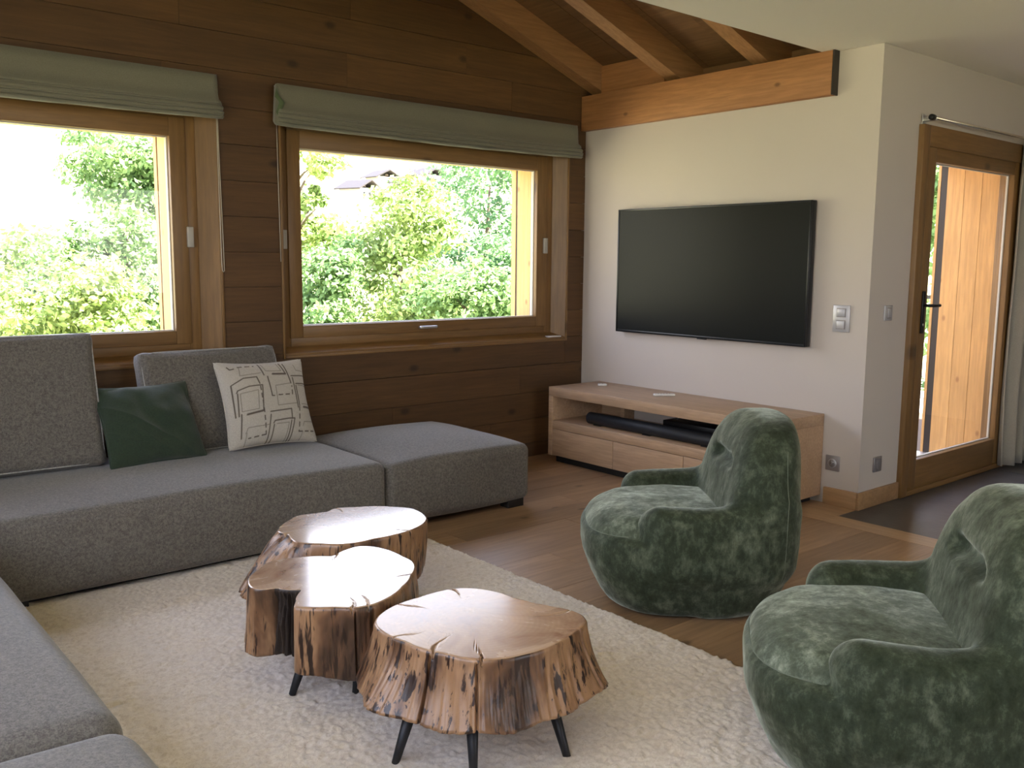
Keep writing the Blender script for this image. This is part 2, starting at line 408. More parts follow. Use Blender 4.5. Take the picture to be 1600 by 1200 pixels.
# ceilings ----------------------------------------------------------
cl = prism('ceiling', [(-5.5, -7.5), (3.9, -7.5), (3.9, -1.64), (.36, -1.64), (.36, -1.835), (-5.5, -1.835)], 'z', 2.46, 2.62, M['ceiling'], kind='structure')
wu = box('wall_upper', (-5.249, -1.95, 2.62), (.05, -1.85, 4.5), M['roof_wood'], kind='structure')
cs = empty('ceiling_sloped', kind='structure')
def slope_box(name, y0, y1, x0, x1, dz0, dz1, m, par):
    f = lambda x: 2.50 - .36*x
    return prism(name, [(x0, f(x0)+dz0), (x1, f(x1)+dz0), (x1, f(x1)+dz1), (x0, f(x0)+dz1)], 'y', y0, y1, m, par)
yy = .36; k = 0
while yy > -1.95:
    y2 = max(yy - .24, -1.96); slope_box('roof_board', y2+.002, yy, -5.0, .45, .17 + .002*(k % 2), .22, M['rafter_wood'] if 0 else M['roof_wood'], cs); yy = y2; k += 1
box('roof_board', (-5.5, -1.96, roofz(-5)-.03), (-5.0, .36, roofz(-5)+.12), M['roof_wood'], cs)
for yc in (-.065, -.735, -1.385):
    slope_box('rafter', yc-.055, yc+.055, -5.0, .34, 0, .172, M['rafter_wood'], cs)
box('blocking', (.02, -.679, 2.46), (.10, -.121, 2.655), M['beam_wood'], cs)
box('eave_board', (.27, -1.95, 2.4595), (.33, .03, 2.60), M['roof_wood'], cs)
box('eave_board', (.0, -1.848, 2.4592), (.27, -.01, 2.4625), M['roof_wood'], cs)
bo = box('ceiling_beam', (-.052, -1.905, 2.229), (-.0005, -.003, 2.4595), M['beam_wood'], bev=.004)
tag(bo, 'thick orange spruce beam lying along the top of the television wall', 'beam')
e_ = box('end_plate', (-.053, -1.915, 2.228), (-.001, -1.9055, 2.4595), M['dark_rail'], bo); e_.location = e_.location - bo.location; e_['label'] = 'dark end cap'

# baseboards --------------------------------------------------------
bs = box('baseboard_right', (-.018, -2.165, 0), (0, -1.965, .095), M['base_oak'], kind='structure', bev=.002)
bs = box('baseboard_door', (-.018, -2.183, 0), (.418, -2.1655, .095), M['base_oak'], kind='structure', bev=.002)
box('baseboard_back', (-5.249, -.016, 0), (-.02, -.0025, .095), M['old_wood'], kind='structure')

# windows -----------------------------------------------------------
def ring(name, x0, x1, z0, z1, w, ya, yb, par, axis='y', mh='frame_wood', mv='frame_wood_v'):
    """four mitre-less rails of a frame; w = (left, right, bottom, top)"""
    l, r, b, t = w
    box(name, (x0, ya, z0), (x0+l, yb, z1), M[mv], par, bev=.003); box(name, (x1-r, ya, z0), (x1, yb, z1), M[mv], par, bev=.003)
    box(name, (x0+l+.0004, ya+.0004, z0), (x1-r-.0004, yb, z0+b), M[mh], par, bev=.003); box(name, (x0+l+.0004, ya+.0004, z1-t), (x1-r-.0004, yb, z1), M[mh], par, bev=.003)
def window(name, o, fr, gl, covers, handle):
    x0, x1, z0, z1 = o; fx0, fx1, fz0, fz1 = fr; gx0, gx1, gz0, gz1 = gl
    w = empty(name, kind='structure')
    # splayed lining boards
    prism('jamb_lining', [(x1, .0), (x1+.001, .14), (fx1, .14), (fx1, .08)], 'z', z0, z1, M['frame_wood_v'], w)
    prism('jamb_lining', [(x0, .0), (x0-.001, .14), (fx0, .14), (fx0, .08)], 'z', z0, z1, M['frame_wood_v'], w)
    prism('sill_board', [(.0, z0), (.14, z0), (.14, fz0), (.08, fz0), (.0, z0+.012)], 'x', x0+.001, x1-.001, M['frame_wood'], w)
    box('head_lining', (x0+.001, .001, fz1), (x1-.001, .14, z1), M['frame_wood'], w)
    c = .014
    ring('casing', x0-c, x1+c, z0-c, z1+c, (c, c, c, c), -.009, .004, w)
    ring('frame', fx0, fx1, fz0, fz1, (.062, .062, .055, .05), .08, .145, w)
    sx0, sx1, sz0, sz1 = fx0+.056, fx1-.056, fz0+.048, fz1-.044
    ring('sash', sx0, sx1, sz0, sz1, (gx0-sx0, sx1-gx1, gz0-sz0, sz1-gz1), .068, .14, w)
    g = .006
    ring('glazing_bead', gx0-.001, gx1+.001, gz0-.001, gz1+.001, (g, g, g, g), .10, .128, w, mh='seal', mv='seal')
    box('pane', (gx0, .119, gz0), (gx1, .1195, gz1), M['glass'], w) if 0 else link('pane', mesh('pane', [(gx0, .12, gz0), (gx1, .12, gz0), (gx1, .12, gz1), (gx0, .12, gz1)], [(0, 1, 2, 3)]), M['glass'], w)
    for cx in covers:
        k = box('hinge_cover', (cx-.017, .050, 1.39), (cx+.017, .069, 1.495), M['hinge_cover'], w, bev=.004); k['label'] = 'pale grey plastic hinge cover'
    if handle is not None:
        k = box('handle', (handle-.065, .030, .912), (handle+.065, .062, .930), M['alu'], w, bev=.006); k['label'] = 'small aluminium handle'
        for q in (-.045, .045): box('handle_foot', (handle+q-.008, .046, .914), (handle+q+.008, .07, .928), M['alu'], k).location = (q, .016, 0)
    # outside lining with the shutter rail
    for sx_, xe in ((-1, x1), (1, x0)):
        fxx = (gx1+.018) if sx_ < 0 else (gx0-.018)
        box('outer_jamb', (fxx, .146, z0), (xe, .296, z1), M['pine'], w); box('shutter_rail', (fxx+.004*(-sx_), .297, z0), (xe, .315, z1), M['dark_rail'], w)
        box('outer_jamb', (fxx, .316, z0), (xe, .36, z1), M['pine'], w)
    box('outer_sill', (x0, .146, z0), (x1, .42, gz0-.03), M['alu'], w)
    box('outer_head', (x0, .146, gz1+.02), (x1, .36, z1), M['pine'], w)
    return w
window('window_1', OPEN[0], (-2.285, -.235, .842, 2.085), (-2.150, -.384, .9586, 1.945), (-.313, -2.262), -1.305)
window('window_2', OPEN[1], (-4.775, -2.735, .842, 2.085), (-4.640, -2.871, .9586, 1.945), (-2.785,), -3.75)
def simple_window(name, P, Q, axis):
    w = empty(name, kind='structure')
    (a0, a1), (z0, z1), d = P, Q, axis[1]
    mid = (a0+a1)/2
    def B(n, a, b, c1, c2, m, t=.03):
        if axis[0] == 'x': return box(n, (d-t, a, c1), (d+t, b, c2), m, w)
        return box(n, (a, d-t, c1), (b, d+t, c2), m, w)
    for a, b in ((a0, mid), (mid, a1)):
        B('frame', a, a+.08, z0, z1, M['frame_wood_v']); B('frame', b-.08, b, z0, z1, M['frame_wood_v'])
        B('frame', a+.08, b-.08, z0, z0+.09, M['frame_wood']); B('frame', a+.08, b-.08, z1-.09, z1, M['frame_wood'])
        q = [(a+.08, z0+.09), (b-.08, z0+.09), (b-.08, z1-.09), (a+.08, z1-.09)]
        v = [((d, p, s) if axis[0] == 'x' else (p, d, s)) for p, s in q]
        link('pane', mesh('pane', v, [(0, 1, 2, 3)]), M['glass'], w)
simple_window('window_3', (-5.4, -1.4), (.8, 2.35), ('x', LX-.1))
simple_window('window_4', (-2.6, -.2), (.8, 2.3), ('y', -7.35))

# glazed door -------------------------------------------------------
d = empty('door_1', kind='structure')
ring('frame', .422, 1.848, 0.0, 2.096, (.075, .075, .03, .115), -2.195, -2.05, d)
sx0, sx1, sz0, sz1 = .495, 1.775, .031, 1.985
ring('sash', sx0, sx1, sz0, sz1, (.605-sx0, sx1-1.668, .200-sz0, sz1-1.905), -2.185, -2.115, d)
ring('glazing_bead', .604, 1.669, .199, 1.906, (.007, .007, .007, .007), -2.150, -2.135, d, mh='seal', mv='seal')
link('pane', mesh('pane', [(.605, -2.14, .20), (1.668, -2.14, .20), (1.668, -2.14, 1.905), (.605, -2.14, 1.905)], [(0, 1, 2, 3)]), M['glass'], d)
h = box('door_handle', (.535, -2.196, .945), (.567, -2.186, 1.185), M['black_metal'], d, bev=.003); h['label'] = 'black lever handle on a long plate'
hx, hy, hz = h.location
link('keyhole', tube_me([(0, -.0075, -.07), (0, -.0051, -.07)], .008, 10, 'keyhole'), M['alu'], h)
link('lever', tube_me([(0, 0, .04), (0, -.045, .04), (.015, -.055, .04), (.085, -.055, .04)], .009, 8, 'lever'), M['black_metal'], h)
[box('outer_jamb', (1.795, -2.049+.117*k, -.02), (1.849, -2.049+.117*k+.1145, 2.09), M['pine'], d) for k in range(3)]; box('shutter_rail', (1.798, -1.699, -.02), (1.849, -1.655, 2.09), M['dark_rail'], d)
box('outer_jamb', (1.795, -1.654, -.02), (1.849, -1.636, 2.09), M['pine'], d); box('outer_jamb', (.421, -2.049, -.02), (.47, -1.64, 2.09), M['pine'], d)
box('outer_head', (.47, -2.049, 2.02), (1.795, -1.64, 2.09), M['pine'], d)
box('outer_sill', (.47, -2.049, -.03), (1.795, -1.56, .012), M['alu'], d)

k = box('outer_pull', (.675, -2.105, 1.02), (.69, -2.085, 1.27), M['black_metal'], d, bev=.003); k['label'] = 'dark upright pull bar outside the glass'
for q in (1.05, 1.24): box('pull_foot', (-.007, -.032, q-1.145-.01), (.007, -.01, q-1.145+.01), M['black_metal'], k)

# terrace outside the door -----------------------------------------
tr_ = empty('terrace', kind='structure')
for k in range(24): box('deck_board', (.40, -1.54 + k*.145, -.06), (5.2, -1.54 + k*.145 + .138, -.02 - .002*(k % 2)), M['deck'], tr_)
for k in range(6): box('deck_joist', (.5 + k*.9, -1.5, -.22), (.57 + k*.9, 1.9, -.061), M['deck'], tr_)
rl = empty('terrace_railing', (5.1, 0, -.02), label='dark metal railing along the far edge of the wooden terrace', cat='railing')
box('top_rail', (5.08, -1.5, .98), (5.13, 1.9, 1.02), M['black_metal'], rl).location = (0.005, .2, 1.02)
for k in range(28): box('baluster', (-.008, -1.5 + k*.125-.008, .0), (.008, -1.5+k*.125+.008, 1.0), M['black_metal'], rl)

# ================================================================== THINGS ON THE WALLS
def sub(o, p):
    """parent a part given in world coordinates to a thing standing at p.location"""
    o.parent = p; o.location = Vector(o.location) - Vector(p.location); return o
# television
tv = empty('television', (-.03, -1.1067, .871), label='large flat black television mounted on the cream wall above the oak console', cat='television')
ty0, ty1, tz0, tz1 = -.3818, -1.8318, .871, 1.6804
sub(box('casing', (-.052, ty1, tz0), (-.012, ty0, tz1), M['bezel'], bev=.003), tv)
b_ = .011
for a, b in (((-.0605, ty1, tz0), (-.0521, ty1+b_, tz1)), ((-.0605, ty0-b_, tz0), (-.0521, ty0, tz1)), ((-.0605, ty1+b_, tz0), (-.0521, ty0-b_, tz0+.016)), ((-.0605, ty1+b_, tz1-b_), (-.0521, ty0-b_, tz1))):
    sub(box('bezel', a, b, M['bezel'], bev=.0015), tv)
sub(box('screen', (-.0575, ty1+b_, tz0+.016), (-.0522, ty0-b_, tz1-b_), M['screen']), tv)
sub(box('wall_bracket', (-.012, -1.3, 1.1), (-.0015, -.9, 1.45), M['bezel']), tv)
sub(box('sensor', (-.0575, -1.14, tz0-.007), (-.045, -1.07, tz0-.0005), M['bezel'], bev=.002), tv)

def plate_x(name, y0, y1, z0, z1, m, rockers, label, cat):
    """plate on the television wall (X = 0)"""
    t = box(name, (-.010, y0, z0), (-.0003, y1, z1), M[m], bev=.003); tag(t, label, cat)
    for (a, b, c, d_) in rockers:
        fr = sub(box('rocker_frame', (-.0125, a-.004, c-.004), (-.0101, b+.004, d_+.004), M['grey_plate']), t)
        k = box('rocker', (-.0165, a, c), (-.0126, b, d_), M[m], bev=.0015); k.location = Vector(k.location) - t.location; k.parent = t
    return t
plate_x('light_switch', -2.062, -1.962, .965, 1.112, 'silver', [(-2.036, -1.990, 1.050, 1.092), (-2.036, -1.990, .985, 1.027)], 'double silver light switch with two rockers beside the television', 'switch')
def socket_x(name, y0, y1, z0, z1, label):
    t = box(name, (-.009, y0, z0), (-.0003, y1, z1), M['grey_plate'], bev=.003); tag(t, label, 'socket')
    c = ((y0+y1)/2, (z0+z1)/2)
    r = tube_me([(-.0125, c[0], c[1]), (-.0091, c[0], c[1])], .026, 24, 'socket_ring'); o = link('socket_ring', r, M['silver']); sub(o, t)
    r = tube_me([(-.0135, c[0], c[1]), (-.0126, c[0], c[1])], .020, 24, 'socket_well'); o = link('socket_well', r, M['grey_plate']); sub(o, t)
    for q in (-.009, .009):
        r = tube_me([(-.0142, c[0]+q, c[1]), (-.0136, c[0]+q, c[1])], .0028, 8, 'pin_hole'); o = link('pin_hole', r, M['black_gap']); sub(o, t)
    r = tube_me([(-.019, c[0], c[1]+.011), (-.0136, c[0], c[1]+.011)], .0028, 8, 'earth_pin'); sub(link('earth_pin', r, M['silver']), t)
socket_x('wall_socket', -2.050, -1.965, .192, .277, 'grey square wall socket low on the cream wall beside the oak console')
def plate_y(name, x0, x1, z0, z1, m, rk, label, cat):
    t = box(name, (x0, -2.175, z0), (x1, -2.1653, z1), M[m], bev=.003); tag(t, label, cat)
    a, b, c, d_ = rk
    sub(box('rocker_frame', (a-.004, -2.1775, c-.004), (b+.004, -2.1751, d_+.004), M['grey_plate']), t)
    sub(box('rocker', (a, -2.1815, c), (b, -2.1776, d_), M[m], bev=.0015), t)
plate_y('light_switch', .155, .238, 1.030, 1.112, 'silver', (.178, .215, 1.046, 1.096), 'single silver light switch left of the glazed door', 'switch')
plate_y('wall_plate', .140, .222, .190, .274, 'grey_plate', (.163, .200, .207, .257), 'grey blank rocker plate low on the wall between the corner and the glazed door', 'switch')

# roman blinds: flat drop, then stacked folds
def roman_blind(x0, x1, label, corner):
    cx = (x0+x1)/2; L = x1-x0
    t = empty('roman_blind', (cx, -.04, 2.25), label=label, cat='blind')
    box('head_rail', (x0-cx+.01, -.008, -.035), (x1-cx-.01, .034, -.002), M['white_plastic'], t)
    # profile of the cloth seen from the side (y, z) relative to the head
    prof = [(-.030, .0), (-.036, -.04), (-.038, -.09), (-.042, -.122), (-.060, -.136), (-.058, -.148), (-.036, -.144), (-.060, -.154), (-.076, -.166), (-.070, -.177), (-.040, -.170),
            (-.066, -.180), (-.082, -.190), (-.074, -.199), (-.042, -.192), (-.064, -.202), (-.078, -.211), (-.064, -.219), (-.020, -.214), (0.0, -.205), (.015, -.190), (.015, -.02), (0, 0)]
    n = 90; v = []; f = []; P = len(prof)
    for i in range(n+1):
        u = i/n; x = -L/2 + L*u
        sag = -.010*math.sin(PI*u) * 1.0
        for j, (py, pz) in enumerate(prof):
            w = max(0, -pz-.1)/.12
            dz = sag*min(1, w) + .004*w*mnoise.noise(Vector((x*5, j*.25, cx))); dy = .006*w*mnoise.noise(Vector((x*3.5, j*.6, 4+cx)))
            xx = x*(1 + .012*min(1, max(0, -pz-.12)/.03)/ (L/2) * (1 if abs(x) > 0 else 0))
            v.append((xx, py+dy, pz+dz))
    for i in range(n):
        for j in range(P):
            a = i*P+j; b = i*P+(j+1) % P; f.append((a, b, b+P, a+P))
    f.append(tuple(range(P))[::-1]); f.append(tuple(range(n*P, n*P+P)))
    link('folded_cloth', mesh('folded_cloth', v, f, True), M['blind'], t)
    for k, zz in enumerate((-.148, -.176, -.198, -.216)):
        tube('fold_hem', [(-L/2-.01 + (L+.02)*q/24, (-.058, -.070, -.075, -.064)[k], zz - .008*math.sin(PI*q/24) + .002*math.sin(q*1.7+k)) for q in range(25)], .0040, M['blind'], t, 6)
    if corner:
        q = tube('side_flap', [(-L/2-.006, -.028, -.03), (-L/2-.012, -.042, -.07), (-L/2+.012, -.052, -.10), (-L/2-.004, -.040, -.15), (-L/2+.004, -.05, -.19)], [.006, .012, .016, .015, .006], M['blind_edge'], t, 8); q['label'] = 'green lining showing at the folded corner'
    return t
roman_blind(-2.340, -.150, 'grey-green roman blind pulled up above the right window', True)
roman_blind(-4.880, -2.670, 'grey-green roman blind pulled up above the left window', False)
c1 = tube('blind_cord', [(-2.655, -.014, 2.06), (-2.654, -.012, 1.8), (-2.650, -.012, 1.30), (-2.648, -.012, 1.27), (-2.643, -.012, 1.265), (-2.638, -.012, 1.27), (-2.640, -.012, 1.45), (-2.648, -.012, 1.9), (-2.650, -.014, 2.06)], .0022, M['cord'], None, 6)
tag(c1, 'thin looped pull cord hanging under the right end of the left blind', 'cord')
c1 = tube('blind_cord', [(-2.325, -.014, 2.05), (-2.322, -.013, 1.7), (-2.318, -.013, 1.32)], .0022, M['cord'], None, 6)
tag(c1, 'thin straight pull cord hanging under the left end of the right blind', 'cord')
c1 = box('window_stop', (-.335, -.012, .814), (-.215, .035, .824), M['white_plastic'], bev=.004)
tag(c1, 'small white plastic bar lying on the sill of the right window', 'hardware')

# curtain rod and curtain beside the door
rod = empty('curtain_rod', (1.6, -2.235, 2.125), label='thin pale metal curtain rod above the glazed door', cat='curtain rod')
tube('rod', [(-1.165, 0, 0), (1.9, 0, 0)], .0085, M['brass'], rod, 12)
for k, x in enumerate((-1.14, 1.4)):
    br = box('bracket', (x-.008, -.008, -.012), (x+.008, .0695, .012), M['alu'], rod, bev=.002)
    box('bracket_foot', (-.02, .034, -.03), (.02, .0375, .03), M['alu'], br, bev=.001)
tube('finial', [(-1.20, 0, 0), (-1.195, 0, 0), (-1.165, 0, 0)], [.010, .016, .016], M['black_metal'], rod, 12)
def curtain(x0, x1, z0, z1, y, label):
    n = 160; v = []; f = []; zs = np.linspace(z0, z1, 30)
    for i in range(n+1):
        u = i/n; x = x0 + (x1-x0)*u
        for z in zs:
            h = (z - z0)/(z1 - z0); a = .042*math.sin(u*2*PI*7 + .5*math.sin(z*1.3)) * (1 - .25*h) + .010*mnoise.noise(Vector((x*4, z*1.2, 0)))
            v.append((x + .012*mnoise.noise(Vector((x*6, z*1.5, 9))), y + a, z))
    m_ = len(zs)
    for i in range(n):
        for j in range(m_-1): f.append((i*m_+j, (i+1)*m_+j, (i+1)*m_+j+1, i*m_+j+1))
    me = mesh('curtain', v, f, True); o = link('curtain', me, M['curtain']); s = o.modifiers.new('thick', 'SOLIDIFY'); s.thickness = .003; tag(o, label, 'curtain'); return o
curtain(1.70, 2.55, .02, 2.112, -2.235, 'long grey linen curtain hanging right of the glazed door')

# ================================================================== SOFT FURNITURE
def rcube(dx, dy, dz, r, n=28, bulge=(0, 0, 0), noise_=.004, seed=0, ns=3.0, pinch=0):
    """rounded box centred at the origin; bulge pushes each pair of faces outwards"""
    def ax(L):
        h = L/2; inner = h - r
        a = [-h + r*(1-math.cos(t)) if 0 else None for t in ()]
        e = [ -h + r*(i/5) for i in range(5)]; mid = list(np.linspace(-inner, inner, n)); return np.array(e + mid + [-q for q in e[::-1]])
    X, Y, Z = ax(dx), ax(dy), ax(dz)
    vs = {}; V = []; F = []
    def vid(p):
        k = tuple(round(q, 6) for q in p)
        if k not in vs: vs[k] = len(V); V.append(p)
        return vs[k]
    def face(A, B, mk, flip):
        g = [[vid(mk(a, b)) for b in B] for a in A]
        for i in range(len(A)-1):
            for j in range(len(B)-1):
                q = (g[i][j], g[i+1][j], g[i+1][j+1], g[i][j+1]); F.append(q[::-1] if flip else q)
    hx, hy, hz = dx/2, dy/2, dz/2
    face(X, Y, lambda a, b: (a, b, hz), False); face(X, Y, lambda a, b: (a, b, -hz), True)
    face(X, Z, lambda a, b: (a, -hy, b), False); face(X, Z, lambda a, b: (a, hy, b), True)
    face(Y, Z, lambda a, b: (hx, a, b), False); face(Y, Z, lambda a, b: (-hx, a, b), True)
    P = np.array(V); H = np.array([hx, hy, hz]); inner = H - r
    C_ = np.clip(P, -inner, inner); D = P - C_
    ln = np.linalg.norm(D, axis=1, keepdims=True); ln[ln == 0] = 1
    Q = C_ + D/ln*r
    U = P/H
    for k in range(3):
        i, j = [q for q in range(3) if q != k]
        w = (1-np.abs(U[:, i])**2.4)*(1-np.abs(U[:, j])**2.4)
        Q[:, k] += np.sign(U[:, k])*np.abs(U[:, k])**2*w*bulge[k]
    if pinch:
        e = np.abs(U[:, 0])**6 * np.abs(U[:, 2])**6
        Q[:, 0] += np.sign(U[:, 0])*pinch*e; Q[:, 2] += np.sign(U[:, 2])*pinch*e
    if noise_:
        for t in range(len(Q)):
            p = Vector(Q[t])*ns; q = mnoise.noise_vector(p + Vector((seed*3.1, seed*7.7, 0))); Q[t] += np.array(q)*noise_
    return mesh('soft', Q, F, True)

def sofa_module(x0, x1, y0, y1, label, feet, seed, top=.352, bulge=.038, group=None, r=.045):
    cx, cy = (x0+x1)/2, (y0+y1)/2
    t = empty('sofa_module', (cx, cy, 0), label=label, cat='sofa', group=group)
    me = rcube(x1-x0, y1-y0, top-.045, r, 26, (.006, .006, bulge), .006, seed, 2.6)
    me.transform(Matrix.Translation((0, 0, .045+(top-.045)/2))); link('upholstered_seat', me, M['sofa'], t)
    h, w = (x1-x0)/2, (y1-y0)/2
    box('underside', (-h+.05, -w+.05, .030), (h-.05, w-.05, .052), M['black_gap'], t)
    for fx, fy in feet:
        box('foot', (fx-cx-.055, fy-cy-.035, .0005), (fx-cx+.055, fy-cy+.035, .0465), M['black_foot'], t, bev=.003)
    # seam piping round the foot of the upholstery
    pts = [(-h+.02, -w+.008, .062), (h-.02, -w+.008, .062), (h-.008, -w+.02, .062), (h-.008, w-.02, .062), (h-.02, w-.008, .062), (-h+.02, w-.008, .062), (-h+.008, w-.02, .062), (-h+.008, -w+.02, .062)]
    return t
sofa_module(-4.06, -2.268, -.997, -.045, 'long low grey sofa section under the left window carrying the cushions', [(-2.36, -.93), (-3.9, -.93), (-3.9, -.12), (-2.36, -.12)], 1, top=.368, bulge=.030)
sofa_module(-2.262, -1.342, -.990, -.060, 'square grey ottoman at the right end of the window sofa, nothing on it', [(-1.43, -.93), (-2.17, -.93), (-1.43, -.12), (-2.17, -.12)], 2, top=.350, bulge=.052)
sofa_module(-5.10, -4.066, -.997, -.045, 'grey corner sofa section where the window sofa meets the side sofa', [(-4.9, -.9), (-4.2, -.9)], 5, top=.368, bulge=.03)
sofa_module(-5.10, -4.040, -2.800, -1.003, 'long grey sofa section in the left foreground, running towards the window sofa', [(-4.17, -2.7), (-4.17, -1.1), (-4.95, -2.7)], 3, top=.392, bulge=.045, r=.07)
sofa_module(-5.10, -4.040, -3.78, -2.806, 'grey seat section nearest the camera at the bottom left', [(-4.17, -3.6), (-4.17, -2.9)], 4, top=.392, bulge=.045, r=.07)

def frame_from(BL, BR, TL, TR):
    BL, BR, TL, TR = map(Vector, (BL, BR, TL, TR)); c = (BL+BR+TL+TR)/4
    x = ((BR+TR)-(BL+TL)).normalized(); z = ((TL+TR)-(BL+BR)); z = (z - x*z.dot(x)).normalized(); y = z.cross(x)
    return c, Matrix((x, y, z)).transposed().to_4x4()
def back_cushion(c, w, h, th, rot, label, seed):
    t = empty('back_cushion', c, label=label, cat='cushion'); t.rotation_euler = rot
    link('cover', rcube(w, th, h, .045, 22, (.006, .020, .004), .007, seed, 3.2, pinch=.012), M['sofa'], t)
    e = .006
    pts = []
    hw, hh = w/2-.004, h/2-.004
    for q in range(64):
        a = 2*PI*q/64; cxx = math.cos(a); s = math.sin(a); k = 1/max((abs(cxx)**16+abs(s)**16)**(1/16), 1e-6); pts.append((cxx*k*hw, -th/2+.020, s*k*hh))
    tube('piping', pts, .0035, M['sofa_piping'], t, 6, close=True)
    return t
# bottom centre, leaning back
def lean(cx, ybot, zbot, h, th, a, yaw=0):
    return (cx, ybot + math.sin(a)*h/2, zbot + math.cos(a)*h/2), (-a, 0, yaw)
A = math.radians(16)
loc, rot = lean(-3.80, -.315, .395, .60, .15, A, math.radians(-2)); back_cushion(loc, .86, .60, .15, rot, 'tall grey back cushion at the left end of the window sofa, cut by the frame', 11)
A = math.radians(22)
A = math.radians(18)
loc, rot = lean(-2.785, -.262, .385, .50, .125, A, math.radians(2)); back_cushion(loc, .71, .51, .13, rot, 'lower grey back cushion leaning on the wall behind the patterned pillow', 12)

SEG = []
def PL(w, *pts, dash=0, thin=0):
    for a, b in zip(pts[:-1], pts[1:]): SEG.append((a, b, w, dash))
D_, m_, t_ = 9, 7, 4.5
PL(m_, (210, 215), (240, 245), (280, 235)); PL(m_, (320, 215), (490, 205), dash=1); PL(t_, (330, 220), (345, 320), (560, 290))
PL(m_, (540, 185), (600, 315)); PL(t_, (570, 185), (620, 265), (790, 265), (740, 180)); PL(m_, (770, 180), (840, 300)); PL(12, (840, 300), (700, 300))
PL(m_, (810, 185), (915, 400)); PL(t_, (915, 400), (740, 430), (800, 640), (1030, 605)); PL(m_, (640, 330), (715, 540), (740, 540)); PL(m_, (790, 530), (950, 515), (930, 430), dash=1)
PL(m_, (270, 425), (380, 350), (520, 335), (560, 410)); PL(m_, (335, 510), (340, 485), (450, 440), (590, 425), (640, 700)); PL(12, (640, 700), (480, 740))
PL(m_, (270, 425), (370, 770)); PL(m_, (345, 520), (400, 760)); PL(t_, (370, 520), (550, 480), (590, 680), (420, 710), (370, 520))
PL(m_, (570, 440), (720, 940), (540, 985), dash=1); PL(m_, (420, 740), (465, 990)); PL(t_, (500, 940), (510, 880), (740, 840)); PL(t_, (510, 930), (520, 1080))
PL(m_, (720, 710), (960, 670), (990, 770)); PL(m_, (730, 740), (760, 1040)); PL(m_, (780, 825), (790, 800), (950, 770), (1020, 765), (1030, 1000)); PL(m_, (790, 840), (800, 1040))
PL(t_, (820, 830), (960, 810), (970, 1000)); PL(m_, (985, 790), (1000, 1000)); PL(m_, (910, 320), (1100, 300)); PL(m_, (930, 340), (1045, 650))
PL(m_, (980, 400), (1130, 385)); PL(m_, (985, 420), (1060, 630)); PL(t_, (1010, 415), (1130, 410), (1195, 600), (1090, 610)); PL(12, (1120, 640), (1225, 635))
PL(m_, (1060, 640), (1110, 890), (1310, 870), dash=1); PL(t_, (1150, 830), (1150, 790), (1280, 775)); PL(t_, (1160, 890), (1150, 980), (1370, 960)); PL(t_, (940, 190), (975, 250), (1070, 255))
def pillow_mesh(w, h, th, n, seed, wr, pattern=False):
    g = np.linspace(-1, 1, n); U, Vv = np.meshgrid(g, g, indexing='ij'); V = []; F = []; cols = []
    edge_in = .055*(1-np.abs(U)**2)*np.abs(Vv)**4
    for side in (1, -1):
        X = U*w/2*(1 - .075*(1-Vv**2)*np.abs(U)**3); Z = Vv*h/2*(1 - .075*(1-U**2)*np.abs(Vv)**3)
        T = th/2*np.maximum(0, (1-np.abs(U)**2.6))**.55*np.maximum(0, (1-np.abs(Vv)**2.6))**.55
        Y = -side*T
        for i in range(n):
            for j in range(n):
                m = min(1, T[i, j]/(th*.18)); p = Vector((X[i, j]*5, Z[i, j]*5, seed))
                q = mnoise.noise(p*1.0 + Vector((mnoise.noise(p*.7)*1.5, 0, 0)))*wr*m + (mnoise.noise(p*2.6)*.35 - (abs(mnoise.noise(Vector((p.x*.8, p.z*.1, 0))*1.2 + Vector((p.y*1.9 + p.x*.5, seed, 0))))**.6)*.55)*wr*m
                V.append((X[i, j], Y[i, j] - side*q, Z[i, j]))
    for i in range(n-1):
        for j in range(n-1):
            a = i*n+j; F.append((a, a+n, a+n+1, a+1)); b = a+n*n; F.append((b, b+1, b+n+1, b+n))
    me = mesh('pillow', V, F, True)
    bm = bmesh.new(); bm.from_mesh(me); bmesh.ops.remove_doubles(bm, verts=[v for v in bm.verts if True], dist=.0006); bm.to_mesh(me); bm.free()
    me.polygons.foreach_set('use_smooth', [True]*len(me.polygons))
    if pattern:
        # woven line print, as a colour attribute on the front
        co = np.zeros(len(me.vertices)*3); me.vertices.foreach_get('co', co); co = co.reshape(-1, 3)
        u = co[:, 0]/w + .5; v = .5 - co[:, 2]/h
        BLp, BRp, TLp, TRp = map(np.array, ((370., 1110.), (1400., 960.), (80., 140.), (1050., 110.)))
        P = (TLp[None]*(1-u)[:, None] + TRp[None]*u[:, None])*(1-v)[:, None] + (BLp[None]*(1-u)[:, None] + BRp[None]*u[:, None])*v[:, None]
        ink = np.zeros(len(P))
        for a, b, wd, dash in SEG:
            a = np.array(a, float); b = np.array(b, float); d = b-a; L = np.hypot(*d); s = np.clip(((P-a)@d)/L**2, 0, 1)
            dist = np.hypot(*(P - (a + s[:, None]*d)).T); k = np.clip(1.4 - dist/wd, 0, 1)*(.95 if wd > 5 else .6)
            if dash: k *= (np.sin(s*L/13) > -.5)
            ink = np.maximum(ink, k)
        ink[co[:, 1] > 0] = 0
        at = me.color_attributes.new('print', 'FLOAT_COLOR', 'POINT'); c4 = np.ones((len(P), 4)); c4[:, :3] = ink[:, None]; at.data.foreach_set('color', c4.ravel())
    return me
t = Mt('linen_with_line_print', Roughness=.95); at = t.n('Attribute'); at.attribute_name = 'print'
wv = t.noise(t.coord('Object'), 500, 2); base = t.ramp(wv, [(.35, (.36, .33, .285)), (.65, (.56, .53, .47))])
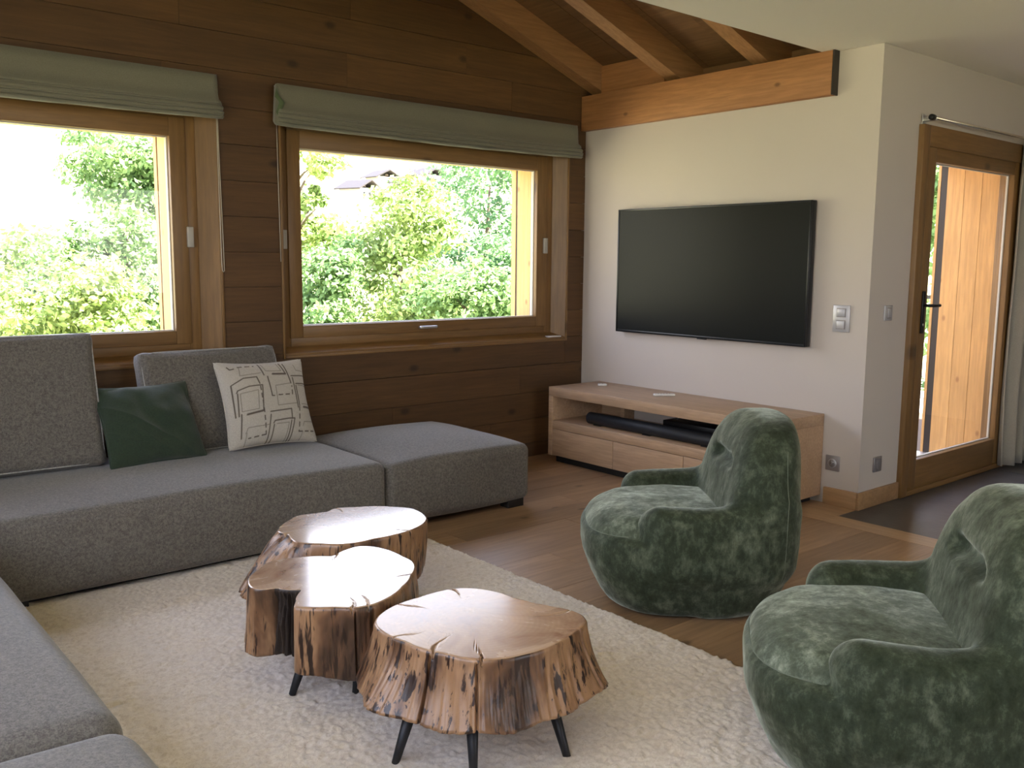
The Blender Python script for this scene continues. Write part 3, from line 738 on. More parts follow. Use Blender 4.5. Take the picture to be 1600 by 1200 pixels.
t.col(t.mix(at.outputs['Fac'], base, (.075, .055, .042))); t.bump(wv, .4, .002); M['print_linen'] = t.m
def pillow(corners, th, m, label, seed, wr, n, w=None, h=None, pattern=False):
    c, R_ = frame_from(*corners); BL, BR, TL, TR = map(Vector, corners)
    w = w or ((BR-BL).length + (TR-TL).length)/2; h = h or ((TL-BL).length + (TR-BR).length)/2
    t = empty('pillow', c, label=label, cat='pillow'); t.rotation_euler = R_.to_euler()
    link('cover', pillow_mesh(w, h, th, n, seed, wr, pattern), m, t)
    pts = []
    for q in range(96):
        a = 2*PI*(q+.5)/96; cs_, sn = math.cos(a), math.sin(a); k = 1/((abs(cs_)**30+abs(sn)**30)**(1/30)); uu, vv = cs_*k, sn*k
        pts.append((uu*w/2*(1-.075*(1-vv*vv)*abs(uu)**3), 0, vv*h/2*(1-.075*(1-uu*uu)*abs(vv)**3)))
    tube('edge_seam', pts, .0035, m, t, 6, close=True)
    return t
pillow(((-2.784, -.455, .405), (-2.300, -.445, .405), (-2.880, -.300, .825), (-2.395, -.270, .800)), .15, M['print_linen'], 'cream square pillow with brown geometric line pattern', 3, .006, 230, pattern=True)
pillow(((-3.360, -.470, .395), (-2.880, -.450, .395), (-3.430, -.275, .735), (-3.00, -.235, .735)), .17, M['green_linen'], 'dark green square pillow between the two grey back cushions', 5, .030, 110)

# rug ----------------------------------------------------------------
def rug():
    x0, x1, y0, y1 = -4.62, -2.160, -4.55, -.86; nx, ny = 400, 600
    gx = np.linspace(x0, x1, nx); gy = np.linspace(y0, y1, ny); X, Y = np.meshgrid(gx, gy, indexing='ij')
    def vn(s, seed):
        r = np.random.default_rng(seed); m = int(max((x1-x0), (y1-y0))*s)+4; g = r.random((m, m)); a = (X-x0)*s; b = (Y-y0)*s; i = a.astype(int); j = b.astype(int); a = a-i; b = b-j
        a = a*a*(3-2*a); b = b*b*(3-2*b)
        return (g[i, j]*(1-a)+g[i+1, j]*a)*(1-b) + (g[i, j+1]*(1-a)+g[i+1, j+1]*a)*b
    Z = .013 + .002*vn(30, 1) + .0035*vn(62, 2) + .007*vn(110, 3) + .003*vn(9, 4) - .010*np.clip(vn(22, 5)*vn(38, 6)-.42, 0, 1)*2
    ed = np.minimum(np.minimum(X-x0, x1-X), np.minimum(Y-y0, y1-Y)); Z *= np.clip(ed/.012, 0, 1)**.5*1.0; Z = np.maximum(Z, .0008)
    X2 = X + .004*(vn(40, 8)-.5); Y2 = Y + .004*(vn(40, 9)-.5)
    V = np.stack([X2, Y2, Z], -1).reshape(-1, 3); idx = np.arange(nx*ny).reshape(nx, ny)
    F = np.stack([idx[:-1, :-1], idx[1:, :-1], idx[1:, 1:], idx[:-1, 1:]], -1).reshape(-1, 4)
    me = bpy.data.meshes.new('rug'); me.vertices.add(len(V)); me.vertices.foreach_set('co', V.ravel()); me.loops.add(F.size); me.loops.foreach_set('vertex_index', F.ravel().astype(np.int32))
    me.polygons.add(len(F)); me.polygons.foreach_set('loop_start', np.arange(0, F.size, 4, dtype=np.int32)); me.polygons.foreach_set('use_smooth', np.ones(len(F), bool)); me.update(calc_edges=True); me.validate()
    o = link('rug', me, M['rug']); tag(o, 'large cream shaggy rug under the three trunk tables', 'rug'); return o
rug()

# trunk tables ---------------------------------------------------------
def polar(pts, c, N):
    P = np.array(pts) - np.array(c); th = np.unwrap(np.arctan2(P[:, 1], P[:, 0])); r = np.hypot(P[:, 0], P[:, 1])
    if th[-1] < th[0]: th = th[::-1]; r = r[::-1]
    o = np.argsort(th % (2*PI)); a = (th % (2*PI))[o]; rr = r[o]
    A_ = np.concatenate([a-2*PI, a, a+2*PI]); R3 = np.concatenate([rr]*3); q = np.arange(N)*2*PI/N
    out = np.interp(q, A_, R3)
    k = np.exp(-.5*(np.arange(-12, 13)/4.0)**2); k /= k.sum()
    return np.convolve(np.concatenate([out[-12:], out, out[:12]]), k, 'valid')
def stump(label, top, bot, H, zb, cracks, legs, dark=None, seed=0, flare=.03, lean_bot=None, top_m='stump_top'):
    N = 900; c = np.mean(np.array(top), 0); rt = polar(top, c, N); q = np.arange(N)*2*PI/N
    rb = rt*1.0 + flare
    if bot is not None:
        B = np.array(bot) - c; tb = np.unwrap(np.arctan2(B[:, 1], B[:, 0])); rbb = np.hypot(B[:, 0], B[:, 1])
        if tb[-1] < tb[0]: tb, rbb = tb[::-1], rbb[::-1]
        for i in range(N):
            for s in (-2*PI, 0, 2*PI):
                a = q[i]+s
                if tb[0] <= a <= tb[-1]:
                    v = np.interp(a, tb, rbb); w = min(1, (a-tb[0])/.25, (tb[-1]-a)/.25) if (tb[-1]-tb[0]) < 6 else 1; rb[i] = v*w + rb[i]*(1-w)
    kk = np.exp(-.5*(np.arange(-20, 21)/6.0)**2); kk /= kk.sum(); rb = np.convolve(np.concatenate([rb[-20:], rb, rb[:20]]), kk, 'valid')
    lobe = np.zeros(N)
    for a0, wd, amt in (lean_bot or []):
        dd = (q-a0+PI) % (2*PI)-PI; lobe = lobe + amt*np.exp(-(dd/wd)**2)
    t = empty('trunk_table', (c[0], c[1], 0), label=label, cat='coffee table')
    V = []; mats = []; F = []; rings = []
    dk = np.zeros(N, bool)
    if dark:
        for a0, a1 in dark: dk |= ((q-a0) % (2*PI)) < ((a1-a0) % (2*PI))
    def crackf(depth_r):          # crack strength per angle
        out = np.zeros(N)
        for a0, wd, rc in cracks:
            dd = np.abs((q-a0+PI) % (2*PI)-PI); out = np.maximum(out, np.clip(1-dd/wd, 0, 1))
        return out
    NS = 22
    def add(r, z, top_=False, frac=1.0, side=None):
        zz = np.full(N, z) if np.isscalar(z) else z
        rr = np.array(r, float)
        if top_:
            dz = np.zeros(N)
            for a0, wd, rc in cracks:
                if frac > rc:
                    cur = a0 + .06*math.sin(frac*9+a0*3); dd = np.abs((q-cur+PI) % (2*PI)-PI); g = (frac-rc)/(1-rc+1e-6); dz -= np.clip(1-dd/(wd*(.35+.65*g)), 0, 1)*(.002+.016*g)
            zz = zz + dz
        base = len(V)
        for i in range(N): V.append((rr[i]*math.cos(q[i]), rr[i]*math.sin(q[i]), zz[i]))
        rings.append(base)
    for fr in (.12, .25, .38, .5, .6, .68, .75, .81, .86, .90, .935, .96): add(rt*fr, H, True, fr)
    for k, (dr, dz) in enumerate(((.972, 0), (.984, -.0015), (.993, -.005), (1.0, -.010))): add(rt*dr, H+dz, True, 1)
    ntop = len(rings)-3
    for s in range(1, NS+1):
        f = s/NS; prof = f**1.5
        r = rt*(1-prof) + rb*prof + lobe*f**.75; z = H-.010 + (zb+.008-(H-.010))*f
        nz = np.array([mnoise.noise(Vector((math.cos(a)*5, math.sin(a)*5, f*1.0+seed)))*.007*min(1, f*3) + mnoise.noise(Vector((math.cos(a)*24, math.sin(a)*24, f*1.6+seed)))*.0040*min(1, f*4) for a in q])
        dd = crackf(0)
        sh = .05*math.sin(f*3)*0
        r = r + nz - dd*.020*min(1, .5+f*3) - dk*np.array([abs(mnoise.noise(Vector((a*13, .6*f, seed)))) for a in q])*.085*min(1, f*8)
        zw = z + (np.array([mnoise.noise(Vector((math.cos(a)*2.2, math.sin(a)*2.2, seed+3))) for a in q])*.016*f**3)
        add(r, zw)
    lastz = zb; last = rings[-1]
    L = [V[last+i] for i in range(N)]
    base = len(V)
    for i in range(N): V.append((L[i][0]*.965, L[i][1]*.965, L[i][2]-.006))
    rings.append(base)
    base = len(V)
    for i in range(N): V.append((L[i][0]*.5, L[i][1]*.5, zb+.01))
    rings.append(base)
    ct = len(V); V.append((0, 0, H)); cb = len(V); V.append((0, 0, zb+.01))
    for i in range(N): F.append((ct, rings[0]+i, rings[0]+(i+1) % N)); mats.append(0)
    for k in range(len(rings)-1):
        a, b = rings[k], rings[k+1]
        for i in range(N):
            j = (i+1) % N; F.append((a+i, b+i, b+j, a+j)); mats.append(0 if k < ntop else (2 if dk[i] else 1))
    for i in range(N): F.append((rings[-1]+(i+1) % N, rings[-1]+i, cb)); mats.append(1)
    o = link('trunk_slice', mesh('trunk_slice', V, F, True, mats), [M[top_m], M['stump_side'], M['bark_dark']], t)
    for (fx, fy), (tx, ty) in legs:
        p0 = Vector((fx-c[0], fy-c[1], .012)); p1 = Vector((tx-c[0], ty-c[1], zb+.02))
        l = tube('leg', [p0, p0.lerp(p1, .1), p1], [.0105, .011, .0185], M['black_metal'], t, 12)
    return t
A_top = [[-3.337, -2.606], [-3.306, -2.574], [-3.253, -2.544], [-3.195, -2.528], [-3.136, -2.526], [-3.068, -2.521], [-3.025, -2.526], [-2.982, -2.545], [-2.953, -2.576], [-2.922, -2.643], [-2.917, -2.71], [-2.898, -2.774], [-2.872, -2.835], [-2.85, -2.884], [-2.85, -2.93], [-2.866, -2.962], [-2.917, -2.992], [-2.954, -3.005], [-3.016, -3.022], [-3.082, -3.033], [-3.149, -3.028], [-3.214, -3.012], [-3.262, -2.978], [-3.287, -2.948], [-3.31, -2.892], [-3.337, -2.833], [-3.346, -2.771], [-3.358, -2.71], [-3.356, -2.658], [-3.348, -2.628]]
A_bot = [[-3.443, -2.654], [-3.447, -2.685], [-3.448, -2.723], [-3.397, -2.833], [-3.358, -2.923], [-3.309, -3.006], [-3.252, -3.048], [-3.129, -3.069], [-3.09, -3.075], [-2.983, -3.064], [-2.915, -3.056], [-2.856, -3.038], [-2.826, -3.012], [-2.80, -2.95]]
cA = np.mean(np.array(A_top), 0)
def ang(c, p): return math.atan2(p[1]-c[1], p[0]-c[0])
stump('large flared trunk table in front, cracked top with reddish right edge', A_top, A_bot, .35, .17,
      [(ang(cA, (-3.328, -2.860)), .022, .62), (ang(cA, (-3.265, -2.975)), .018, .62), (ang(cA, (-2.855, -2.900)), .014, .55), (ang(cA, (-3.02, -2.53)), .016, .72), (ang(cA, (-3.20, -2.53)), .013, .70), (ang(cA, (-3.352, -2.74)), .010, .72), (ang(cA, (-2.93, -2.995)), .010, .78)],
      [((-3.368, -2.757), (-3.315, -2.775)), ((-3.245, -2.937), (-3.235, -2.915)), ((-2.997, -3.027), (-3.015, -2.965)), ((-2.905, -2.70), (-2.96, -2.74))], None, 1, .05, top_m='stump_top_matt')
B_top = [[-3.463, -2.08], [-3.412, -2.033], [-3.364, -1.989], [-3.314, -1.981], [-3.237, -2.005], [-3.158, -2.061], [-3.096, -2.028], [-3.03, -2.014], [-2.993, -2.051], [-2.973, -2.114], [-2.973, -2.204], [-2.976, -2.267], [-2.997, -2.313], [-3.06, -2.383], [-3.137, -2.453], [-3.216, -2.504], [-3.284, -2.524], [-3.337, -2.513], [-3.377, -2.473], [-3.425, -2.44], [-3.475, -2.39], [-3.448, -2.359], [-3.405, -2.33], [-3.385, -2.285], [-3.418, -2.228], [-3.439, -2.229], [-3.465, -2.217], [-3.49, -2.199], [-3.497, -2.174], [-3.492, -2.141]]
cB = np.mean(np.array(B_top), 0)
stump('middle trunk table with a deep dark bark fold at its left side', B_top, None, .36, .15,
      [(ang(cB, (-3.158, -2.061)), .014, .72), (ang(cB, (-3.337, -2.513)), .010, .70), (ang(cB, (-3.284, -2.524)), .008, .74), (ang(cB, (-3.06, -2.383)), .006, .76)],
      [((-3.404, -2.237), (-3.355, -2.26)), ((-3.245, -2.345), (-3.22, -2.34)), ((-3.02, -2.25), (-3.06, -2.24)), ((-3.25, -2.03), (-3.23, -2.08))],
      [(ang(cB, (-3.45, -2.222)), ang(cB, (-3.475, -2.395)))], 2, .012)
C_top = [[-3.165, -1.661], [-3.074, -1.555], [-3.003, -1.508], [-2.952, -1.52], [-2.894, -1.534], [-2.834, -1.504], [-2.766, -1.542], [-2.705, -1.567], [-2.642, -1.63], [-2.593, -1.7], [-2.601, -1.78], [-2.629, -1.849], [-2.692, -1.913], [-2.768, -1.949], [-2.85, -1.963], [-2.936, -1.958], [-3.012, -1.96], [-3.066, -1.941], [-3.115, -1.89], [-3.158, -1.851], [-3.172, -1.808], [-3.151, -1.724], [-3.156, -1.708]]
cC = np.mean(np.array(C_top), 0)
stump('rear trunk table with a root lobe swelling out at its left side', C_top, None, .35, .15,
      [(ang(cC, (-2.834, -1.505)), .016, .74), (ang(cC, (-2.770, -1.950)), .010, .8), (ang(cC, (-3.155, -1.715)), .030, .86)],
      [((-3.05, -1.62), (-3.02, -1.66)), ((-2.98, -1.86), (-2.95, -1.84)), ((-2.70, -1.84), (-2.74, -1.81)), ((-2.74, -1.62), (-2.76, -1.66))], None, 3, -.012, lean_bot=[(ang(cC, (-3.3, -1.72)), .42, .19)])

# tv console -----------------------------------------------------------
cn = empty('tv_console', (-.243, -1.065, 0), label='long low pale oak console with open shelf and drawers under the television', cat='console')
X0, X1, Ya, Yb, Ht = -.486, -.004, -1.941, -.186, .505
def cb(n, a, b, m='oak', bev=.0015, par=None):
    o = box(n, a, b, M[m], bev=bev); return sub(o, cn)
cb('top', (X0, Ya, Ht-.062), (X1, Yb, Ht))
cb('side_panel', (X0, Yb-.038, .042), (X1, Yb, Ht-.0625)); cb('side_panel', (X0, Ya, .042), (X1, Ya+.038, Ht-.0625))
cb('shelf', (X0, Ya+.0385, .226), (X1, Yb-.0385, .283))
cb('bottom', (X0+.02, Ya+.0385, .042), (X1, Yb-.0385, .058))
cb('back_panel', (X1-.012, Yb-.30, .2835), (X1, Yb-.0385, Ht-.0625)); cb('divider', (X1-.10, Yb-.335, .2835), (X1, Yb-.3005, Ht-.0625))
cb('back_panel', (X1-.012, Ya+.0385, .2835), (X1, Ya+.50, Ht-.0625))
cb('plinth', (X0+.03, Ya+.05, .0005), (X1-.02, Yb-.05, .0415), 'black_gap')
dy = (Yb-Ya-.077)/3
for k in range(3):
    y1 = Yb-.0385-k*dy; y0 = y1-dy
    cb('drawer', (X0+.001, y0+.002, .046), (X0+.40, y1-.002, .2225))
sbr = empty('soundbar', (-.395, -.99, .2835), label='long round black soundbar lying on the console shelf', cat='speaker')
tube('speaker_body', [(0, -.545, .042), (0, -.54, .042), (0, .50, .042), (0, .505, .042)], [.030, .0385, .0385, .030], M['soundbar'], sbr, 24)
for s in (-.45, 0, .42): box('rubber_foot', (-.02, s-.03, .0003), (.02, s+.03, .006), M['black_foot'], sbr)
dv = empty('set_top_box', (-.17, -1.22, .2835), label='flat black receiver box behind the soundbar on the console shelf', cat='receiver')
box('case', (-.10, -.22, .004), (.10, .22, .085), M['device'], dv, bev=.004)
for a in (-.08, .08):
    for b in (-.19, .19): box('rubber_foot', (a-.01, b-.01, .0003), (a+.01, b+.01, .004), M['black_foot'], dv)
cbz = tube('cable', [(-.25, -.95, .291), (-.20, -1.0, .33), (-.18, -1.06, .385), (-.17, -1.12, .378), (-.15, -1.2, .376), (-.12, -1.3, .380), (-.10, -1.38, .376)], .0035, M['grey_plate'], None, 6)
tag(cbz, 'thin loose grey cable lying over the receiver box', 'cable')
def rm(x, y, L, w, rz, label, btn):
    t = empty('remote_control', (x, y, .5052), rz, label=label, cat='remote control')
    box('shell', (-L/2, -w/2, .0), (L/2, w/2, .014), M['white_plastic'], t, bev=.005, seg=3)
    for k in range(btn): tube('button', [(-L*.28+.018*k, 0, .0136), (-L*.28+.018*k, 0, .0152)], .004, M['grey_plate'], t, 10)
rm(-.20, -.945, .135, .034, math.radians(-35), 'slim white remote control lying at the middle of the console top', 5)
rm(-.17, -.375, .060, .040, math.radians(-40), 'small white remote at the left end of the console top', 2)

# ================================================================== ARMCHAIRS: implicit surface -> surface nets
def sdf_grid(f, lo, hi, h):
    n = [int((b-a)/h)+1 for a, b in zip(lo, hi)]
    ax = [lo[i] + h*np.arange(n[i]) for i in range(3)]
    X, Y, Z = np.meshgrid(*ax, indexing='ij'); return f(X, Y, Z), lo, h
def surface_nets(D, lo, h):
    nx, ny, nz = D.shape; S = D < 0
    cs_ = [(i, j, k) for i in (0, 1) for j in (0, 1) for k in (0, 1)]
    c = {q: D[q[0]:nx-1+q[0], q[1]:ny-1+q[1], q[2]:nz-1+q[2]] for q in cs_}
    s = sum((c[q] < 0).astype(int) for q in cs_); act = (s > 0) & (s < 8)
    acc = np.zeros(act.shape+(3,)); cnt = np.zeros(act.shape)
    for a in cs_:
        for d_ in range(3):
            if a[d_]: continue
            b = list(a); b[d_] = 1; b = tuple(b); va, vb = c[a], c[b]; m = (va < 0) != (vb < 0)
            t = np.where(m, va/np.where(m, va-vb, 1), 0)
            for k in range(3): acc[..., k] += np.where(m, a[k] + (t if k == d_ else 0), 0)
            cnt += m
    I = np.argwhere(act); P = acc[act]/cnt[act][:, None]; V = (I + P)*h + np.array(lo)
    idx = -np.ones(act.shape, int); idx[act] = np.arange(len(I)); F = []
    for d_ in range(3):
        e1, e2 = [(1, 2), (2, 0), (0, 1)][d_]
        sl0 = [slice(1, -1)]*3; sl0[d_] = slice(0, D.shape[d_]-1); A_ = D[tuple(sl0)]
        sl1 = [slice(1, -1)]*3; sl1[d_] = slice(1, D.shape[d_]); B_ = D[tuple(sl1)]
        m = (A_ < 0) != (B_ < 0); Q = np.argwhere(m); off = np.ones(3, int); off[d_] = 0; Q = Q + off; fl = (A_ < 0)[m]
        def g(o1, o2):
            R_ = Q.copy(); R_[:, e1] -= o1; R_[:, e2] -= o2; return idx[R_[:, 0], R_[:, 1], R_[:, 2]]
        a, b, c2, d2 = g(1, 1), g(0, 1), g(0, 0), g(1, 0)
        q = np.stack([a, b, c2, d2], -1); q[~fl] = q[~fl][:, ::-1]; F.append(q)
    F = np.concatenate(F); return V, F[(F >= 0).all(1)]
def smin(a, b, k):
    h = np.clip(.5+.5*(b-a)/k, 0, 1); return b*(1-h)+a*h - k*h*(1-h)
def smax(a, b, k): return -smin(-a, -b, k)
def rbox(X, Y, Z, c, h, r):
    qx, qy, qz = np.abs(X-c[0])-(h[0]-r), np.abs(Y-c[1])-(h[1]-r), np.abs(Z-c[2])-(h[2]-r)
    return np.sqrt(np.maximum(qx, 0)**2+np.maximum(qy, 0)**2+np.maximum(qz, 0)**2) + np.minimum(np.maximum(qx, np.maximum(qy, qz)), 0) - r
def capsule(X, Y, Z, a, b, r):
    a = np.array(a); b = np.array(b); d_ = b-a; t = np.clip(((X-a[0])*d_[0]+(Y-a[1])*d_[1]+(Z-a[2])*d_[2])/(d_@d_), 0, 1)
    return np.sqrt((X-a[0]-t*d_[0])**2+(Y-a[1]-t*d_[1])**2+(Z-a[2]-t*d_[2])**2) - r
def sup(u, v, n): return (np.abs(u)**n + np.abs(v)**n)**(1/n)
CH = dict(zs=[0, .05, .12, .20, .28, .45, .8], ax=[.305, .345, .385, .412, .416, .410, .38], ay=[.300, .330, .362, .388, .392, .396, .37])
def barrel(X, Y, Z, grow=0.0, n=2.7):
    a = np.interp(Z, CH['zs'], CH['ax'])+grow; b = np.interp(Z, CH['zs'], CH['ay'])+grow
    return (sup(X/a, Y/b, n)-1)*np.minimum(a, b)*.92
def chair_shell(X, Y, Z):
    base = smax(smax(barrel(X, Y, Z), Z-.315, .05), .006-Z, .02)
    # hollow for the seat pad is covered by the pad itself
    arm = None
    for s in (-1, 1):
        yy = s*(.328) ; off = np.clip(X, 0, .3)**2*.9*s
        a = rbox(X, Y+off, Z-.06*np.clip(-X-.0, 0, .5), (-.09, yy, .285), (.315, .082, .150), .080)
        arm = a if arm is None else np.minimum(arm, a)
    arm = smax(arm, barrel(X, Y, Z, .026), .03)
    d_ = smin(base, arm, .014)
    # backrest lobe: rounded outline in y-z, leaning slab in x
    lean_ = -.245 - .20*(Z-.40)
    o2 = (sup(Y/.368, (Z-.28)/.468, 3.1)-1)*.37
    thick = .140 - .008*np.clip((Z-.5)/.25, 0, 1)
    slab = np.abs(X-lean_) - thick
    bk = smax(o2, slab, .11); bk = smax(bk, .02-Z, .02); bk = smax(bk, barrel(X, Y, Z, .03), .05)
    d_ = smin(d_, bk, .045)
    # tuft: a horizontal crease with two deeper ends
    fx = lean_ + .135
    cr = np.sqrt((X+.128)**2 + (np.maximum(np.abs(Y)-.10, 0))**2 + ((Z-.570)*1.9)**2) - .056
    d_ = smax(d_, -cr, .030)
    for s in (-1, 1):
        dp = np.sqrt((X+.140)**2 + (Y-s*.095)**2 + (Z-.575)**2) - .020; d_ = smax(d_, -dp, .03)
    return d_
def chair_pad(X, Y, Z):
    a = (sup((X-.08)/.326, Y/.325, 2.8)-1)*.326
    top = Z - (.372 + .022*(1-np.clip((X-.05)**2/.12+Y**2/.12, 0, 1)) - .03*np.clip((X-.25)/.2, 0, 1))
    d_ = smax(smax(a, top, .085), .255-Z, .03)
    cut = rbox(X, Y, Z, (-.35, 0, .35), (.20, .5, .3), .04); d_ = smax(d_, -cut, .03)
    return d_
def sdf_obj(name, f, lo, hi, h, m, par):
    D, lo, h = sdf_grid(f, lo, hi, h); V, F = surface_nets(D, lo, h)
    # gentle wrinkles along the normal
    me = mesh(name, V, F, True); co = V.copy(); nr = np.zeros(len(V)*3); me.vertices.foreach_get('normal', nr); nr = nr.reshape(-1, 3)
    w = np.array([mnoise.noise(Vector(p)*7) for p in co])*.004 + np.array([mnoise.noise(Vector(p)*17+Vector((5, 0, 0))) for p in co])*.0015
    co += nr*w[:, None]; me.vertices.foreach_set('co', co.ravel()); me.update()
    return link(name, me, m, par)
def project(f, pts, it=12):
    P = np.array(pts, float); e = .003
    for _ in range(it):
        v = f(P[:, 0], P[:, 1], P[:, 2]); g = np.stack([f(P[:, 0]+e, P[:, 1], P[:, 2])-f(P[:, 0]-e, P[:, 1], P[:, 2]), f(P[:, 0], P[:, 1]+e, P[:, 2])-f(P[:, 0], P[:, 1]-e, P[:, 2]), f(P[:, 0], P[:, 1], P[:, 2]+e)-f(P[:, 0], P[:, 1], P[:, 2]-e)], -1)/(2*e)
        P -= g*(v/np.maximum((g**2).sum(1), .05))[:, None]*.8
    return P
def armchair(loc, rz, label):
    t = empty('armchair', loc, rz, label=label, cat='armchair')
    sdf_obj('upholstered_body', chair_shell, (-.48, -.46, -.03), (.47, .46, .84), .0105, M['velvet'], t)
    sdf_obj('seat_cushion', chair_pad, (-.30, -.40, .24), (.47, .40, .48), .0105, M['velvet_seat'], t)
    ln = []
    zz = np.linspace(.24, .37, 40)
    def radius(f, ca, sa):      # where the surface lies along a ray from the seat centre, per height
        r0 = np.full(40, .05); r1 = np.full(40, .60)
        for _ in range(26):
            m_ = (r0+r1)/2; inn = f(.05+m_*ca, m_*sa, zz) < 0; r0 = np.where(inn, m_, r0); r1 = np.where(inn, r1, m_)
        return r0
    for k in range(57):
        a = -.98 + 1.96*k/56; ca, sa = math.cos(a), math.sin(a); rp = radius(chair_pad, ca, sa); rs = radius(chair_shell, ca, sa)
        i = int(np.argmax(rp > rs)) if (rp > rs).any() else 39; r_ = max(rp[i], rs[i]); ln.append((.05+r_*ca, r_*sa, zz[i]))
    ln = np.array(ln); kz = np.ones(7)/7; ln = np.stack([np.convolve(np.pad(ln[:, c], 3, 'edge'), kz, 'valid') for c in range(3)], -1)
    tube('seam', ln, .0030, M['velvet_seam'], t, 6)
    for s in (-1, 1):
        ln = [(-.335 - .04*math.sin(q/40*PI*.0), s*(.30 if z < .5 else .30), z) for q, z in enumerate(np.linspace(.05, .70, 41))]
        ln = [(x-.0, s*.42, z) for (x, y_, z) in ln]
        tube('seam', project(chair_shell, ln), .0014, M['velvet_seam'], t, 6)
    box('base_glide', (-.16, -.16, .0004), (.16, .16, .012), M['black_foot'], t, bev=.003)
    return t
ch1 = armchair((-1.738, -2.376, 0), math.radians(140), 'green crushed velvet tub armchair beside the oak console, farther from the camera')
def copy_tree(o, parent=None):
    c = o.copy(); COL.objects.link(c); c.parent = parent
    for ch in [q for q in o.children]: copy_tree(ch, c)
    return c
ch2 = copy_tree(ch1); ch2.location = (-2.262, -3.555, 0); ch2.rotation_euler = (0, 0, math.radians(128)); ch2['label'] = 'green crushed velvet tub armchair in the right foreground, cut by the frame'
ch1['group'] = ch2['group'] = 'green velvet armchairs'

# ================================================================== OUTSIDE
def ground():
    n = 90; xs_ = np.linspace(-160, 260, n); ys_ = np.concatenate([np.linspace(-60, 24, 25), np.linspace(30, 420, 65)]); V = []; F = []
    for x in xs_:
        for y in ys_:
            up = max(0, y-34); z = -4.2 + .17*up*(1-math.exp(-up/60)) + 4*mnoise.noise(Vector((x*.012, y*.012, 1)))*min(1, up/30) + min(0, 0)
            V.append((x, y, z))
    m_ = len(ys_)
    for i in range(n-1):
        for j in range(m_-1): F.append((i*m_+j, (i+1)*m_+j, (i+1)*m_+j+1, i*m_+j+1))
    return link('ground', mesh('ground', V, F, True), M['meadow'], None, 'structure')
ground()
def groundz(x, y):
    up = max(0, y-34); return -4.2 + .17*up*(1-math.exp(-up/60)) + 4*mnoise.noise(Vector((x*.012, y*.012, 1)))*min(1, up/30)
def tree(x, y, top, rad, label, m, nleaf, size, seed, blobs=16, low=.15):
    rg = np.random.default_rng(seed); gz = groundz(x, y); H = top-gz
    t = empty('tree', (x, y, gz), label=label, cat='tree', group='trees outside the windows')
    tube('trunk', [(0, 0, -.1), (.05, 0, H*.3), (-.05, .08, H*.6), (0, 0, H*.85)], [rad*.07, rad*.055, rad*.035, .02], M['bark'], t, 8)
    B = []
    for k in range(blobs):
        zf = low + (.93-low)*rg.random(); rr = rad*(1-.55*abs(zf-.45)/.55)*(.25+.65*rg.random()**.6); a = rg.random()*2*PI
        br = rad*(.26+.22*rg.random())*(1.05-.4*zf); zc = zf*H
        zc = min(zc, H-br*.8); B.append((rr*math.cos(a), rr*math.sin(a), zc, br))
        if k % 2 == 0: tube('branch', [(0, 0, max(.25*H, zc-rr*.8)), (rr*.5*math.cos(a), rr*.5*math.sin(a), zc-rr*.3), (rr*math.cos(a), rr*math.sin(a), zc)], [rad*.022, rad*.015, .01], M['bark'], t, 6)
    B.append((0, 0, H-rad*.42, rad*.40)); B.append((0, 0, H*.6, rad*.6)); B = np.array(B)
    ncl = max(60, nleaf//90); pick = rg.choice(len(B), ncl, p=B[:, 3]**2/np.sum(B[:, 3]**2)); dc = rg.normal(size=(ncl, 3)); dc /= np.linalg.norm(dc, axis=1, keepdims=True)
    CC = B[pick, :3] + dc*(B[pick, 3]*(.45+.75*rg.random(ncl)))[:, None]*np.array([1, 1, .9]); CR = rad*(.07+.13*rg.random(ncl))
    k = rg.integers(0, ncl, nleaf); d_ = rg.normal(size=(nleaf, 3)); d_ /= np.linalg.norm(d_, axis=1, keepdims=True)
    P = CC[k] + d_*(CR[k]*rg.random(nleaf)**.45*1.15)[:, None]*np.array([1.15, 1.15, .7]); d_ = d_*.6 + dc[k]*.6
    nrm = d_*.7 + rg.normal(size=(nleaf, 3))*.6 + np.array([0, 0, .4]); nrm /= np.linalg.norm(nrm, axis=1, keepdims=True)
    u = np.cross(nrm, rg.normal(size=(nleaf, 3))); u /= np.linalg.norm(u, axis=1, keepdims=True); v = np.cross(nrm, u); s = size*(.6+.8*rg.random((nleaf, 1)))
    q = np.stack([P-u*s, P+v*s*.55-nrm*s*.12, P+u*s, P-v*s*.55-nrm*s*.12], 1).reshape(-1, 3)
    me = bpy.data.meshes.new('foliage'); me.vertices.add(len(q)); me.vertices.foreach_set('co', q.ravel()); me.loops.add(len(q)); me.loops.foreach_set('vertex_index', np.arange(len(q), dtype=np.int32))
    me.polygons.add(nleaf); me.polygons.foreach_set('loop_start', np.arange(0, len(q), 4, dtype=np.int32)); me.update(calc_edges=True)
    o = link('foliage', me, m, t); o['kind'] = 'stuff'; return t
C0 = np.array([-4.5947, -4.6787])
def at(u, D):
    """ground position at a bearing (image column of the reference view) and distance, metres"""
    a = -.699; dx = (u-800)/1431.137; f_ = np.array([-math.sin(a), math.cos(a)]); r_v = np.array([math.cos(a), math.sin(a)]); v = f_ + r_v*dx; v /= np.linalg.norm(v); p = C0 + v*D; return float(p[0]), float(p[1])
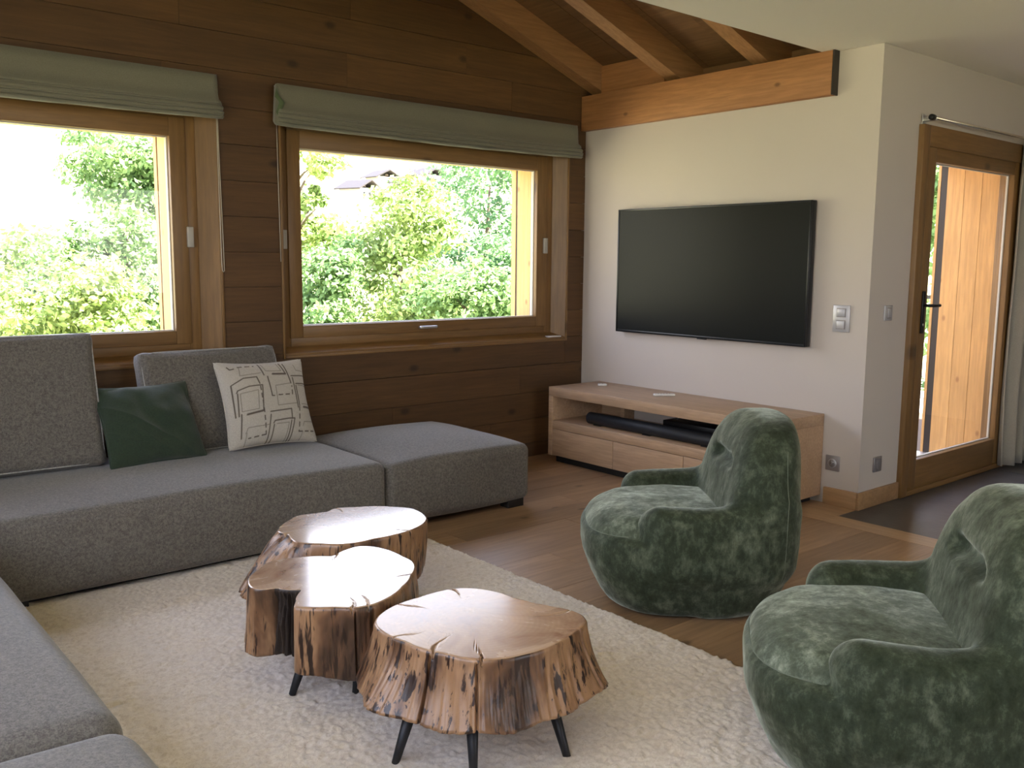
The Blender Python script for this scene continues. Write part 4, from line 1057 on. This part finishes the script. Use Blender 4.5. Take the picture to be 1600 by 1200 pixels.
TREES = [
    (200, 15, 3.45, 1.9, 'broad leafy tree rising highest in the left window', 'leaf_a', 46000, .047, 21),
    (-10, 17, 1.9, 2.3, 'spreading yellow-green tree at the left edge of the left window', 'leaf_b', 34000, .055, 22),
    (120, 12.5, 1.35, 1.7, 'bushy low tree under the broad tree in the left window', 'leaf_b', 36000, .044, 23),
    (630, 15, 2.75, 1.9, 'tall yellow-green tree in the middle of the right window', 'leaf_b', 46000, .047, 24),
    (765, 19, 4.1, 2.6, 'dark green tree at the right side of the right window', 'leaf_c', 40000, .060, 25),
    (520, 14.5, 1.75, 1.5, 'low green tree at the bottom left of the right window', 'leaf_a', 32000, .047, 26),
    (470, 26, 5.2, 2.0, 'pale thin tree at the left edge of the right window', 'leaf_b', 8000, .09, 27),
    (740, 13, 1.45, 1.6, 'low bushy tree at the bottom right of the right window', 'leaf_a', 36000, .044, 28),
    (1425, 18, 4.2, 2.6, 'green tree behind the terrace, seen through the glazed door', 'leaf_a', 14000, .09, 29),
    (370, 20, 2.0, 2.2, 'green tree behind the wall between the two windows', 'leaf_a', 10000, .09, 30),
    (-200, 18, 3.0, 2.6, 'green tree outside, left of the left window', 'leaf_a', 12000, .09, 31)]
for u, D, top, rad, lab, m, nl, sz, sd in TREES:
    x, y = at(u, D); tree(x, y, top, rad, lab, M[m], nl, sz, sd)
def chalet(u, D, w, label, rz=0):
    x, y = at(u, D); z = groundz(x, y); t = empty('chalet', (x, y, z-.5), rz, label=label, cat='house', group='chalets on the far hillside')
    box('walls', (-w/2, -w*.4, 0), (w/2, w*.4, w*.42), M['chalet_wall'], t)
    r1 = prism('roof', [(-w*.66, w*.36), (0, w*.66), (w*.66, w*.36), (w*.66, w*.40), (0, w*.70), (-w*.66, w*.40)], 'y', -w*.5, w*.5, M['roof_tile'], t)
    for k in (-.28, 0, .28): box('window', (k*w-.06*w, -w*.41, w*.18), (k*w+.06*w, -w*.4-.001, w*.30), M['bezel'], t)
    box('chimney', (w*.2, -.05*w, w*.5), (w*.28, .05*w, w*.78), M['chalet_wall'], t)
for u, D, w, r_z, l in ((565, 165, 5.5, .4, 'chalet with a grey roof at the left of the hillside group'), (645, 190, 6.5, -.5, 'large chalet with a slanting grey roof in the middle of the hillside'), (600, 250, 7, .1, 'small chalet higher up on the hillside'), (668, 270, 8, .3, 'chalet near the top of the right window, grey roof'), (632, 235, 6, .9, 'small chalet between the others, halfway up the hillside')):
    chalet(u, D, w, l, r_z)
